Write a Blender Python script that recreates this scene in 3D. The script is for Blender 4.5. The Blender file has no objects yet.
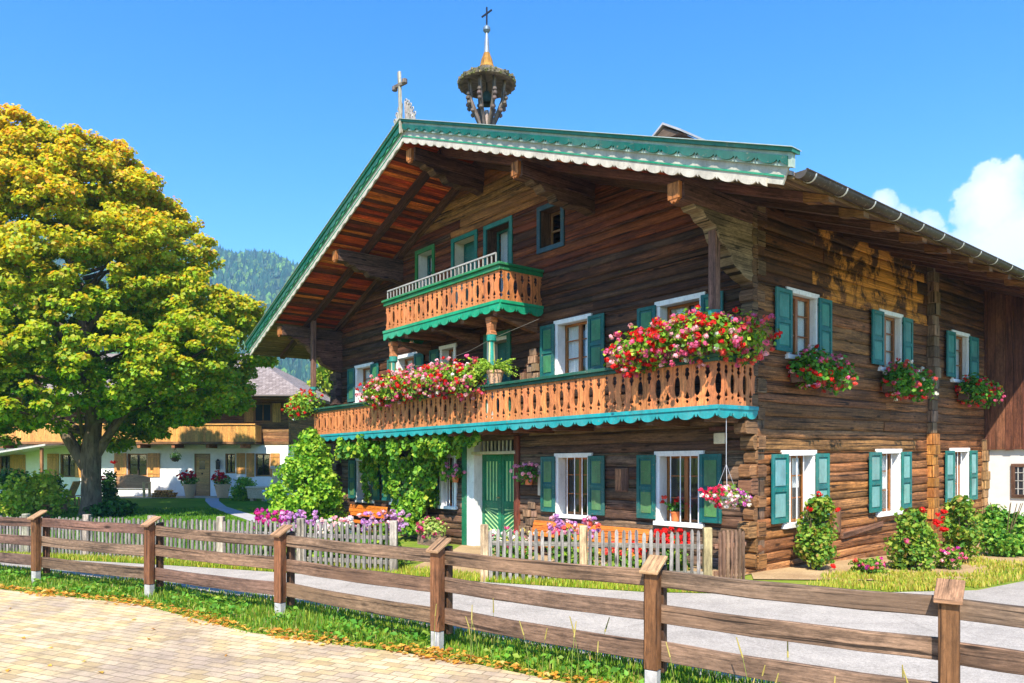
import bpy, bmesh, math, random
import numpy as np
from mathutils import Vector, Matrix
random.seed(7)
RS = np.random.RandomState(11)
scene = bpy.context.scene
COL = scene.collection
R = math.radians
uni = random.uniform

# ------------------------------------------------------------------ frames
U = Vector((-617, 738, -10)) / 962
V = Vector((883, 738, 12)) / 1151
O = Vector((3.83, 11.55, 0))
def Hm(u, v, z): return O + U * u + V * v + Vector((0, 0, z))
def fac(s, d, z): return Hm(s, -d, z)          # front (gable) wall: along, outward, up
def sid(s, d, z): return Hm(-d, s, z)          # side wall
def ident(x, y, z): return Vector((x, y, z))
def sstep(t): t = min(1, max(0, t)); return t * t * (3 - 2 * t)
def G(x, y): return -0.3 * sstep((y - 11) / 7.5)

# ------------------------------------------------------------------ node helpers
class NT:
    def __init__(s, name):
        s.m = bpy.data.materials.new(name); s.m.use_nodes = True
        s.t = s.m.node_tree; s.t.nodes.clear()
        s.out = s.n('ShaderNodeOutputMaterial')
    def n(s, typ, **kw):
        nd = s.t.nodes.new(typ)
        for k, v in kw.items():
            if k in nd.inputs: nd.inputs[k].default_value = v
            else: setattr(nd, k, v)
        return nd
    def l(s, a, b): s.t.links.new(a, b)
    def mp(s, src, scale, loc=(0, 0, 0), rot=(0, 0, 0)):
        m = s.n('ShaderNodeMapping'); m.inputs['Scale'].default_value = scale
        m.inputs['Location'].default_value = loc; m.inputs['Rotation'].default_value = rot
        s.l(src, m.inputs['Vector']); return m.outputs[0]
    def noise(s, vec, scale=1, detail=4, rough=.6, dist=0):
        n = s.n('ShaderNodeTexNoise'); n.inputs['Scale'].default_value = scale
        n.inputs['Detail'].default_value = detail; n.inputs['Roughness'].default_value = rough
        n.inputs['Distortion'].default_value = dist
        s.l(vec, n.inputs['Vector']); return n.outputs[0]
    def ramp(s, f, stops):
        r = s.n('ShaderNodeValToRGB'); e = r.color_ramp.elements
        while len(e) < len(stops): e.new(.5)
        for i, (p, c) in enumerate(stops):
            e[i].position = p; e[i].color = (c, c, c, 1) if not isinstance(c, tuple) else (*c, 1)
        s.l(f, r.inputs[0]); return r.outputs[0]
    def mix(s, f, a, b, mode='MIX'):
        m = s.n('ShaderNodeMix', data_type='RGBA', blend_type=mode)
        for v, k in ((f, 0), (a, 6), (b, 7)):
            if isinstance(v, (int, float)): m.inputs[k].default_value = v if k == 0 else (v, v, v, 1)
            elif isinstance(v, tuple): m.inputs[k].default_value = (*v, 1)
            else: s.l(v, m.inputs[k])
        return m.outputs[2]
    def math(s, op, a, b=0.0):
        m = s.n('ShaderNodeMath', operation=op)
        for i, v in enumerate((a, b)):
            if isinstance(v, (int, float)): m.inputs[i].default_value = v
            else: s.l(v, m.inputs[i])
        return m.outputs[0]
    def attr(s, name='col'): return s.n('ShaderNodeAttribute', attribute_name=name).outputs['Color']
    def uv(s): return s.n('ShaderNodeTexCoord').outputs['UV']
    def pos(s): return s.n('ShaderNodeNewGeometry').outputs['Position']
    def bump(s, h, strength=.3, dist=.02):
        b = s.n('ShaderNodeBump'); b.inputs['Strength'].default_value = strength
        b.inputs['Distance'].default_value = dist; s.l(h, b.inputs['Height']); return b.outputs[0]
    def bsdf(s, col, rough=.7, normal=None, spec=.3, metal=0):
        b = s.n('ShaderNodeBsdfPrincipled')
        if isinstance(col, tuple): b.inputs['Base Color'].default_value = (*col, 1)
        else: s.l(col, b.inputs['Base Color'])
        if isinstance(rough, (int, float)): b.inputs['Roughness'].default_value = rough
        else: s.l(rough, b.inputs['Roughness'])
        b.inputs['Specular IOR Level'].default_value = spec; b.inputs['Metallic'].default_value = metal
        if normal is not None: s.l(normal, b.inputs['Normal'])
        return b.outputs[0]
    def fin(s, sh): s.l(sh, s.out.inputs[0]); return s.m

def wood_mat(name, grain=(1.6, 26), contrast=(.45, 1.5), crack=.25, knots=True, bump=.5, rough=.75, spec=.25, patch=.35, stain=None):
    t = NT(name); uv = t.uv(); c = t.attr()
    streak = t.noise(t.mp(uv, (grain[0], grain[1], 1)), 1, 8, .74, .15)
    s2 = t.ramp(streak, [(.36, contrast[0]), (.5, .95), (.63, contrast[1])])
    col = t.mix(1, c, s2, 'MULTIPLY')
    sp = t.noise(t.mp(uv, (9, 30, 1), (8, 4, 0)), 1, 6, .8)
    col = t.mix(1, col, t.ramp(sp, [(.38, .62), (.5, 1.0), (.62, 1.32)]), 'MULTIPLY')
    pt = t.noise(t.mp(uv, (.9, 3.2, 1), (3, 7, 0)), 1, 5, .65, .3)
    pr = t.ramp(pt, [(.38, 1 - patch), (.62, 1 + patch)])
    col = t.mix(1, col, pr, 'MULTIPLY')
    wx = t.noise(t.mp(uv, (.55, 1.3, 1), (13, 1, 0)), 1, 4, .6)
    wxr = t.ramp(wx, [(.5, 0.0), (.68, .6)])
    grey = t.mix(1, c, (1.25, 1.2, 1.15), 'MULTIPLY')
    col = t.mix(wxr, col, grey)
    ck = t.noise(t.mp(uv, (.55, 30, 1), (5, 2, 0)), 1, 4, .6, .5)
    ckr = t.ramp(ck, [(.37, crack), (.43, 1.0)])
    col = t.mix(1, col, ckr, 'MULTIPLY')
    h = t.mix(.5, streak, ckr)
    if knots:
        vo = t.n('ShaderNodeTexVoronoi'); vo.inputs['Scale'].default_value = 1
        t.l(t.mp(uv, (1.5, 5.5, 1)), vo.inputs['Vector'])
        kr = t.ramp(vo.outputs['Distance'], [(.075, .22), (.15, 1.0)])
        col = t.mix(1, col, kr, 'MULTIPLY')
    if stain:
        p = t.pos()
        s1 = t.noise(t.mp(p, (1.0, 1.0, .8)), 1.3, 8, .75, .5)
        sr = t.ramp(s1, [(.46, 0.0), (.53, 1.0)])
        sc = t.mix(1, stain, s2, 'MULTIPLY')
        col = t.mix(sr, col, sc)
    return t.fin(t.bsdf(col, rough, t.bump(h, bump, .012), spec))

def paint_mat(name, rough=.55, wear=.4, bump=.2, spec=.3, chip=.55):
    t = NT(name); p = t.pos(); c = t.attr()
    n1 = t.noise(t.mp(p, (2.2, 2.2, 1.4)), 2, 6, .7)
    r1 = t.ramp(n1, [(.3, 1 - wear), (.62, 1.05)])
    col = t.mix(1, c, r1, 'MULTIPLY')
    n2 = t.noise(t.mp(p, (14, 14, 3)), 2, 5, .7)
    r2 = t.ramp(n2, [(.3, .82), (.5, 1.0)])
    col = t.mix(1, col, r2, 'MULTIPLY')
    n3 = t.noise(t.mp(p, (5, 5, 9)), 3, 7, .75)
    col = t.mix(t.ramp(n3, [(.585, 0.0), (.63, chip)]), col, (.26, .20, .14))
    n4 = t.noise(t.mp(p, (.9, .9, .9)), 1, 4, .6)
    col = t.mix(t.ramp(n4, [(.42, 0.0), (.7, .10)]), col, (.34, .36, .33))
    return t.fin(t.bsdf(col, rough, t.bump(n2, bump, .006), spec))

def simple_mat(name, rough=.6, spec=.3, metal=0, nscale=20, amt=.15, bump=.1):
    t = NT(name); p = t.pos(); c = t.attr()
    n1 = t.noise(p, nscale, 5, .65)
    col = t.mix(1, c, t.ramp(n1, [(.3, 1 - amt), (.7, 1 + amt)]), 'MULTIPLY')
    return t.fin(t.bsdf(col, rough, t.bump(n1, bump, .01), spec, metal))

def leaf_mat(name, trans=.35, rough=.55, spec=.3):
    t = NT(name); c = t.attr()
    p = t.bsdf(c, rough, None, spec)
    tr = t.n('ShaderNodeBsdfTranslucent')
    t.l(t.mix(1, c, (1.25, 1.2, .6), 'MULTIPLY'), tr.inputs[0])
    m = t.n('ShaderNodeMixShader'); m.inputs[0].default_value = trans
    t.l(p, m.inputs[1]); t.l(tr.outputs[0], m.inputs[2])
    return t.fin(m.outputs[0])

def glass_mat():
    t = NT('window_glass')
    tr = t.n('ShaderNodeBsdfTransparent'); tr.inputs[0].default_value = (.88, .90, .90, 1)
    gl = t.n('ShaderNodeBsdfGlossy'); gl.inputs['Roughness'].default_value = .03
    gl.inputs[0].default_value = (.9, .93, .95, 1)
    lw = t.n('ShaderNodeLayerWeight'); lw.inputs[0].default_value = .5
    fr = t.math('ADD', .05, t.math('MULTIPLY', .7, t.math('POWER', lw.outputs['Facing'], 4.0)))
    n = t.noise(t.pos(), 3, 2, .5); t.l(t.bump(n, .04, .02), gl.inputs['Normal'])
    m = t.n('ShaderNodeMixShader'); t.l(fr, m.inputs[0])
    t.l(tr.outputs[0], m.inputs[1]); t.l(gl.outputs[0], m.inputs[2])
    return t.fin(m.outputs[0])

M = {}
M['log'] = wood_mat('weathered_log_wood', (1.3, 42), (.45, 1.5), .12, True, .9, patch=.42)
M['stain'] = wood_mat('sheltered_log_wood', (1.3, 40), (.45, 1.5), .12, True, .8, patch=.42, stain=(.52, .21, .035))
M['plank'] = wood_mat('plank_wood', (1.2, 18), (.5, 1.45), .35, False, .5)
M['fence'] = wood_mat('fence_wood', (1.4, 55), (.55, 1.45), .25, True, .7, patch=.4)
M['varnish'] = wood_mat('varnished_wood', (1.6, 26), (.7, 1.25), .6, False, .2, .45, .4, .15)
M['paint'] = paint_mat('old_paint')
M['white'] = paint_mat('white_paint', .6, .14, .1, .3, .25)
M['plaster'] = simple_mat('lime_plaster', .85, .15, 0, 6, .06, .25)
M['stone'] = simple_mat('pale_stone', .85, .2, 0, 18, .25, .4)
M['metal'] = simple_mat('zinc_metal', .45, .5, .4, 8, .15, .05)
M['clay'] = simple_mat('fired_clay', .75, .2, 0, 14, .15, .2)
M['cloth'] = simple_mat('curtain_cloth', .9, .1, 0, 30, .05, .05)
M['leaf'] = leaf_mat('leaf')
M['maple_leaf'] = leaf_mat('maple_leaf', .45, .5)
M['petal'] = leaf_mat('petal', .3, .6, .2)
M['glass'] = glass_mat()
def bark_mat():
    t = NT('bark'); p = t.pos(); c = t.attr()
    n = t.noise(t.mp(p, (9, 9, 2.2)), 1, 7, .7, .5)
    col = t.mix(1, c, t.ramp(n, [(.3, .4), (.5, 1.0), (.7, 1.6)]), 'MULTIPLY')
    li = t.noise(p, 2.2, 5, .6)
    col = t.mix(t.ramp(li, [(.55, 0.0), (.7, .5)]), col, (.20, .20, .13))
    return t.fin(t.bsdf(col, .9, t.bump(n, .9, .05), .1))
M['bark'] = bark_mat()
def shingle_mat():
    t = NT('wood_shingles'); uv = t.uv()
    b = t.n('ShaderNodeTexBrick'); b.inputs['Scale'].default_value = 1
    b.inputs['Brick Width'].default_value = .18; b.inputs['Row Height'].default_value = .3
    b.inputs['Mortar Size'].default_value = .006
    b.inputs['Color1'].default_value = (.20, .165, .15, 1); b.inputs['Color2'].default_value = (.33, .285, .265, 1)
    b.inputs['Mortar'].default_value = (.05, .04, .04, 1)
    t.l(uv, b.inputs['Vector'])
    n = t.noise(t.mp(uv, (1, 6, 1)), 2, 6, .7)
    col = t.mix(1, b.outputs[0], t.ramp(n, [(.3, .65), (.7, 1.3)]), 'MULTIPLY')
    col = t.mix(1, col, t.attr(), 'MULTIPLY')
    return t.fin(t.bsdf(col, .85, t.bump(b.outputs[1], .5, -.02), .2))
M['shingle'] = shingle_mat()

# ------------------------------------------------------------------ mesh builder
def newobj(name, me, parent=None, loc=None):
    o = bpy.data.objects.new(name, me); COL.objects.link(o)
    if parent is not None: o.parent = parent
    if loc is not None: o.location = loc
    return o
ORG = {}
def tag(o, label=None, cat=None, group=None, kind=None):
    if label: o['label'] = label
    if cat: o['category'] = cat
    if group: o['group'] = group
    if kind: o['kind'] = kind
    return o
def thing(name, loc, label, cat, group=None):
    o = bpy.data.objects.new(name, None); COL.objects.link(o); o.empty_display_size = .2
    o.location = loc; ORG[o.name] = Vector(loc)
    return tag(o, label, cat, group)
def origin_of(parent): return ORG[parent.name]

class MB:
    def __init__(s, T=ident):
        s.T = T; s.v = []; s.f = []; s.uv = []; s.c = []; s.m = []; s.sm = []; s.mats = []
    def mi(s, m):
        if m not in s.mats: s.mats.append(m)
        return s.mats.index(m)
    def add(s, vs, fs, uvs, col, mat, smooth=False):
        b = len(s.v); s.v += [tuple(s.T(*p)) for p in vs]; k = s.mi(mat)
        for i, f in enumerate(fs):
            s.f.append([b + j for j in f]); s.uv.append(uvs[i]); s.c.append(col); s.m.append(k); s.sm.append(smooth)
    def hexa(s, P, col, mat, L=None, ax=0):
        # P: 8 points, order 000,100,110,010,001,101,111,011 ; ax = grain axis
        fs = [(0, 3, 2, 1), (4, 5, 6, 7), (0, 1, 5, 4), (2, 3, 7, 6), (1, 2, 6, 5), (3, 0, 4, 7)]
        Q = [Vector(p) for p in P]
        lx = (Q[1] - Q[0]).length; ly = (Q[3] - Q[0]).length; lz = (Q[4] - Q[0]).length
        dims = (lx, ly, lz); o = (uni(0, 40), uni(0, 40))
        idx = [(0, 0, 0), (1, 0, 0), (1, 1, 0), (0, 1, 0), (0, 0, 1), (1, 0, 1), (1, 1, 1), (0, 1, 1)]
        uvs = []
        for fi, f in enumerate(fs):
            na = (2, 2, 1, 1, 0, 0)[fi]
            axs = [a for a in (0, 1, 2) if a != na]
            if na == ax: a, b2 = axs
            else: a = ax; b2 = [q for q in axs if q != ax][0]
            uvs.append([(idx[j][a] * dims[a] + o[0] + fi * .13, idx[j][b2] * dims[b2] + o[1] + fi * .31) for j in f])
        s.add(P, fs, uvs, col, mat)
    def box(s, x0, x1, y0, y1, z0, z1, col, mat, ax=0):
        s.hexa([(x0, y0, z0), (x1, y0, z0), (x1, y1, z0), (x0, y1, z0), (x0, y0, z1), (x1, y0, z1), (x1, y1, z1), (x0, y1, z1)], col, mat, None, ax)
    def bar(s, p0, p1, w, h, col, mat, up=(0, 0, 1)):
        p0 = Vector(p0); p1 = Vector(p1); d = (p1 - p0).normalized(); up = Vector(up)
        sd = d.cross(up).normalized() * (w / 2); u2 = sd.cross(d).normalized() * (h / 2)
        P = [p0 - sd - u2, p1 - sd - u2, p1 + sd - u2, p0 + sd - u2, p0 - sd + u2, p1 - sd + u2, p1 + sd + u2, p0 + sd + u2]
        s.hexa(P, col, mat)
    def tube(s, pts, rad, col, mat, n=8, cap=True):
        pts = [Vector(p) for p in pts]; rings = []
        if isinstance(rad, (int, float)): rad = [rad] * len(pts)
        ref = None
        for i, p in enumerate(pts):
            d = (pts[min(i + 1, len(pts) - 1)] - pts[max(i - 1, 0)]).normalized()
            if ref is None: ref = d.cross(Vector((.31, .95, .05)) if abs(d.z) > .7 else Vector((0, 0, 1))).normalized()
            ref = (ref - d * ref.dot(d)).normalized()
            b = d.cross(ref)
            rings.append([p + (ref * math.cos(2 * math.pi * k / n) + b * math.sin(2 * math.pi * k / n)) * rad[i] for k in range(n)])
        vs = [q for r in rings for q in r]; fs = []; uvs = []
        L = 0
        for i in range(len(pts) - 1):
            L2 = L + (pts[i + 1] - pts[i]).length
            for k in range(n):
                fs.append((i * n + k, i * n + (k + 1) % n, (i + 1) * n + (k + 1) % n, (i + 1) * n + k))
                w = 6.28 * rad[i] / n
                uvs.append([(L, k * w), (L, (k + 1) * w), (L2, (k + 1) * w), (L2, k * w)])
            L = L2
        s.add(vs, fs, uvs, col, mat, True)
        if cap:
            for r in (rings[0], rings[-1]):
                s.add(r, [tuple(range(n))], [[(q * .01, 0) for q in range(n)]], col, mat)
    def lathe(s, prof, c, col, mat, n=14):
        # prof: list of (r, z) or (r, z, col)
        c = Vector(c)
        for i in range(len(prof) - 1):
            (r0, z0), (r1, z1) = prof[i][:2], prof[i + 1][:2]
            cc = prof[i][2] if len(prof[i]) > 2 else col
            vs = []; fs = []; uvs = []
            for k in range(n):
                a = 2 * math.pi * k / n
                vs += [(c.x + r0 * math.cos(a), c.y + r0 * math.sin(a), c.z + z0), (c.x + r1 * math.cos(a), c.y + r1 * math.sin(a), c.z + z1)]
            for k in range(n):
                k2 = (k + 1) % n
                fs.append((2 * k, 2 * k2, 2 * k2 + 1, 2 * k + 1))
                uvs.append([(z0, k * .05), (z0, k * .05 + .05), (z1, k * .05 + .05), (z1, k * .05)])
            s.add(vs, fs, uvs, cc, mat, True)
    def prism(s, prof, ax, a0, a1, col, mat):
        # prof polygon of (p,q) in the two axes other than ax, extruded from a0 to a1
        def pt(a, p): return {0: (a, p[0], p[1]), 1: (p[0], a, p[1]), 2: (p[0], p[1], a)}[ax]
        n = len(prof); o = uni(0, 30)
        vs = [pt(a0, p) for p in prof] + [pt(a1, p) for p in prof]
        fs = [tuple(range(n))[::-1], tuple(range(n, 2 * n))] + [(i, (i + 1) % n, n + (i + 1) % n, n + i) for i in range(n)]
        uvs = [[(prof[i][0] + o, prof[i][1]) for i in fs[0]], [(prof[i - n][0] + o, prof[i - n][1]) for i in fs[1]]]
        for i in range(n): uvs.append([(a0 + o, i * .1), (a0 + o, i * .1 + .1), (a1 + o, i * .1 + .1), (a1 + o, i * .1)])
        s.add(vs, fs, uvs, col, mat)
    def strip(s, S, lo, hi, d0, d1, col, mat):
        # board in the (along, up) plane with free lower/upper edges, thickness d0..d1
        n = len(S); vs = []; o = uni(0, 30)
        for i in range(n):
            vs += [(S[i], d0, lo[i]), (S[i], d0, hi[i]), (S[i], d1, lo[i]), (S[i], d1, hi[i])]
        fs = []; uvs = []
        for i in range(n - 1):
            a = 4 * i; b = a + 4
            for q, tt in (((a, b, b + 1, a + 1), 0), ((a + 2, a + 3, b + 3, b + 2), 0), ((a, a + 2, b + 2, b), 1), ((a + 1, b + 1, b + 3, a + 3), 1)):
                fs.append(q); uvs.append([(vs[j][0] + o, vs[j][2] + (vs[j][1] if tt else 0)) for j in q])
        for a in (0, 4 * (n - 1)):
            fs.append((a, a + 1, a + 3, a + 2)); uvs.append([(vs[j][1] + o, vs[j][2]) for j in fs[-1]])
        s.add(vs, fs, uvs, col, mat)
    def build(s, name, parent=None, bevel=0, root=None, recalc=True):
        if root is None:
            root = origin_of(parent) if parent is not None else Vector((0, 0, 0))
        me = bpy.data.meshes.new(name)
        me.from_pydata([(p[0] - root.x, p[1] - root.y, p[2] - root.z) for p in s.v], [], s.f)
        ul = me.uv_layers.new(name='UVMap')
        ul.data.foreach_set('uv', [c for f in s.uv for q in f for c in q])
        at = me.color_attributes.new('col', 'FLOAT_COLOR', 'CORNER')
        cc = []
        for f, c in zip(s.f, s.c): cc += [c[0], c[1], c[2], 1.0] * len(f)
        at.data.foreach_set('color', cc)
        me.polygons.foreach_set('material_index', s.m)
        me.polygons.foreach_set('use_smooth', s.sm)
        for m in s.mats: me.materials.append(M[m])
        if recalc:
            bm = bmesh.new(); bm.from_mesh(me); bmesh.ops.recalc_face_normals(bm, faces=bm.faces); bm.to_mesh(me); bm.free()
        me.update()
        o = newobj(name, me, parent)
        if parent is None: o.location = root
        ORG[o.name] = Vector(root)
        if bevel:
            b = o.modifiers.new('bevel', 'BEVEL'); b.width = bevel; b.segments = 1; b.limit_method = 'ANGLE'; b.angle_limit = R(50)
        return o

def leaves(name, P, size, cols, parent=None, root=None, out=None, upb=.5, mat='leaf', wide=.33, fold=.1, seed=1, tdown=0.0):
    rs = np.random.RandomState(seed); N = len(P); P = np.asarray(P, float)
    if root is None: root = origin_of(parent) if parent is not None else Vector((0, 0, 0))
    size = np.broadcast_to(np.asarray(size, float), (N,))[:, None]
    n = rs.normal(size=(N, 3)); n /= np.linalg.norm(n, axis=1)[:, None] + 1e-9
    n[:, 2] += upb
    if out is not None: n = n * .8 + out
    n /= np.linalg.norm(n, axis=1)[:, None] + 1e-9
    t = rs.normal(size=(N, 3)); t[:, 2] -= tdown
    t -= n * (t * n).sum(1)[:, None]; t /= np.linalg.norm(t, axis=1)[:, None] + 1e-9
    b = np.cross(n, t)
    vs = np.empty((N, 4, 3))
    vs[:, 0] = P - t * size * .5; vs[:, 2] = P + t * size * .5
    vs[:, 1] = P + b * size * wide + n * size * fold + t * size * .05
    vs[:, 3] = P - b * size * wide + n * size * fold + t * size * .05
    vs -= np.array(root)
    me = bpy.data.meshes.new(name)
    me.vertices.add(4 * N); me.vertices.foreach_set('co', vs.ravel())
    me.loops.add(6 * N); i4 = np.arange(N)[:, None] * 4
    me.loops.foreach_set('vertex_index', (i4 + np.array([0, 1, 2, 0, 2, 3])).ravel().astype(np.int32))
    me.polygons.add(2 * N); me.polygons.foreach_set('loop_start', (np.arange(2 * N) * 3).astype(np.int32))
    me.update(calc_edges=True); me.validate()
    at = me.color_attributes.new('col', 'FLOAT_COLOR', 'POINT')
    c4 = np.ones((N, 4, 4)); c4[:, :, :3] = np.clip(np.asarray(cols), 0, 1)[:, None, :]
    at.data.foreach_set('color', c4.ravel())
    me.materials.append(M[mat])
    o = newobj(name, me, parent)
    if parent is None: o.location = root
    ORG[o.name] = Vector(root)
    return o
def vary(col, N, rs, amt=.25, hue=.15):
    c = np.tile(np.array(col, float), (N, 1)) * (1 + rs.uniform(-amt, amt, (N, 1)))
    c *= 1 + rs.uniform(-hue, hue, (N, 3)); return c
def palette(cols, w, N, rs, amt=.2, hue=.1):
    k = rs.choice(len(cols), N, p=np.array(w) / sum(w))
    return np.array(cols)[k] * (1 + rs.uniform(-amt, amt, (N, 1))) * (1 + rs.uniform(-hue, hue, (N, 3)))
def ball(N, rs): 
    d = rs.normal(size=(N, 3)); d /= np.linalg.norm(d, axis=1)[:, None]
    return d * (rs.uniform(0, 1, (N, 1)) ** (1 / 2.4))
def blossoms(name, centers, rad, cols, parent, k=10, seed=3, size=None):
    rs = np.random.RandomState(seed); N = len(centers)
    d = rs.normal(size=(N, k, 3)); d /= np.linalg.norm(d, axis=2)[:, :, None]
    d[:, :, 2] *= .75
    P = np.asarray(centers)[:, None, :] + d * rad * rs.uniform(.3, 1.0, (N, k, 1))
    C = np.repeat(np.asarray(cols)[:, None, :], k, 1) * (1 + rs.uniform(-.15, .15, (N, k, 1)))
    return leaves(name, P.reshape(-1, 3), rad * 1.0 if size is None else size, C.reshape(-1, 3), parent, None, d.reshape(-1, 3) * 1.6, .0, 'petal', .42, .08, seed)

GREENS = [(.05, .13, .012), (.09, .20, .015), (.16, .28, .02), (.26, .34, .03)]
# ================================================================== CAMERA / LIGHT / SKY
cam = bpy.data.cameras.new('camera'); camo = bpy.data.objects.new('camera', cam); COL.objects.link(camo)
camo.location = (0, 0, 1.8); camo.rotation_euler = (R(90), 0, 0)
cam.sensor_width = 36; cam.lens = 738 / 1024 * 36; cam.shift_y = (457 - 341.5) / 1024
cam.clip_start = .05; cam.clip_end = 6000; scene.camera = camo
EL, AZ = 47.5, math.atan2(-.152, -.987)
sunv = Vector((math.sin(AZ) * math.cos(R(EL)), math.cos(AZ) * math.cos(R(EL)), math.sin(R(EL))))
sl = bpy.data.lights.new('sun', 'SUN'); sl.energy = 3.75; sl.angle = R(.5); sl.color = (1, .915, .775)
so = bpy.data.objects.new('sun', sl); COL.objects.link(so); so.location = (0, 0, 30)
so.rotation_euler = (-sunv).to_track_quat('-Z', 'Y').to_euler()
w = bpy.data.worlds.new('World'); scene.world = w; w.use_nodes = True
wt = w.node_tree; wt.nodes.clear()
wo = wt.nodes.new('ShaderNodeOutputWorld'); bg = wt.nodes.new('ShaderNodeBackground')
sky = wt.nodes.new('ShaderNodeTexSky'); sky.sky_type = 'NISHITA'; sky.sun_disc = False
sky.sun_elevation = R(EL); sky.sun_rotation = AZ; sky.air_density = 1.0; sky.dust_density = .3; sky.ozone_density = 2.0; sky.altitude = 800
hs = wt.nodes.new('ShaderNodeHueSaturation'); hs.inputs['Saturation'].default_value = 1.4; hs.inputs['Hue'].default_value = .506; hs.inputs['Value'].default_value = .92
wt.links.new(sky.outputs[0], hs.inputs['Color']); wt.links.new(hs.outputs[0], bg.inputs[0]); bg.inputs[1].default_value = .15
def build_clouds():
    nn = wt.nodes.new; ln = wt.links.new
    tc = nn('ShaderNodeTexCoord')
    def m(op, a, b=0.0):
        q = nn('ShaderNodeMath'); q.operation = op
        for i, x in enumerate((a, b)):
            if isinstance(x, (int, float)): q.inputs[i].default_value = x
            else: ln(x, q.inputs[i])
        return q.outputs[0]
    acc = None
    #          direction as (x/y, z/y), angular radius, weight
    blobs = [(.655, .335, .055, 1), (.69, .30, .075, 1), (.64, .275, .06, 1), (.60, .245, .05, .95), (.72, .24, .10, 1), (.62, .20, .09, 1), (.56, .17, .07, .8),
             (.555, .312, .030, .85), (.575, .285, .03, .85), (.50, .342, .020, .75), (.53, .325, .016, .6), (.80, .30, .10, 1), (.9, .24, .15, 1), (1.05, .3, .14, 1)]
    for a, b, r, wgt in blobs:
        c = Vector((a, 1, b)).normalized()
        ds = nn('ShaderNodeVectorMath'); ds.operation = 'DISTANCE'; ln(tc.outputs['Generated'], ds.inputs[0]); ds.inputs[1].default_value = c
        v = m('MULTIPLY', m('SUBTRACT', 1.0, m('DIVIDE', ds.outputs['Value'], r * .95)), wgt)
        acc = v if acc is None else m('MAXIMUM', acc, v)
    def fb(scale, det, seed):
        n = nn('ShaderNodeTexNoise'); n.inputs['Scale'].default_value = scale; n.inputs['Detail'].default_value = det; n.inputs['Roughness'].default_value = .62
        mp = nn('ShaderNodeMapping'); mp.inputs['Location'].default_value = (seed, seed * .7, 0); ln(tc.outputs['Generated'], mp.inputs[0]); ln(mp.outputs[0], n.inputs['Vector']); return n.outputs[0]
    n1 = fb(22, 8, 1.3); n2 = fb(9, 5, 4.1)
    dens = m('ADD', acc, m('MULTIPLY', m('SUBTRACT', n1, .5), 1.5))
    mr = nn('ShaderNodeMapRange'); mr.interpolation_type = 'SMOOTHSTEP'; mr.inputs[1].default_value = .04; mr.inputs[2].default_value = .20; ln(dens, mr.inputs[0])
    rp = nn('ShaderNodeValToRGB'); e = rp.color_ramp.elements
    e[0].position = .3; e[0].color = (.50, .68, .95, 1); e[1].position = .56; e[1].color = (.93, .96, 1.0, 1); ln(m('ADD', m('MULTIPLY', n2, .6), m('MULTIPLY', dens, .35)), rp.inputs[0])
    b2 = nn('ShaderNodeBackground'); ln(rp.outputs[0], b2.inputs[0]); b2.inputs[1].default_value = .62
    mx = nn('ShaderNodeMixShader'); ln(m('MULTIPLY', mr.outputs[0], .93), mx.inputs[0]); ln(bg.outputs[0], mx.inputs[1]); ln(b2.outputs[0], mx.inputs[2])
    ln(mx.outputs[0], wo.inputs[0])
build_clouds()
vs_ = scene.view_settings; vs_.view_transform = 'Standard'; vs_.look = 'None'; vs_.gamma = 1; vs_.exposure = 1.35; vs_.use_curve_mapping = False
scene.cycles.max_bounces = 6; scene.cycles.diffuse_bounces = 3; scene.cycles.glossy_bounces = 3; scene.cycles.transmission_bounces = 3
scene.cycles.transparent_max_bounces = 8; scene.cycles.volume_bounces = 0; scene.cycles.use_denoising = True
scene.cycles.caustics_reflective = False; scene.cycles.caustics_refractive = False

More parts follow.
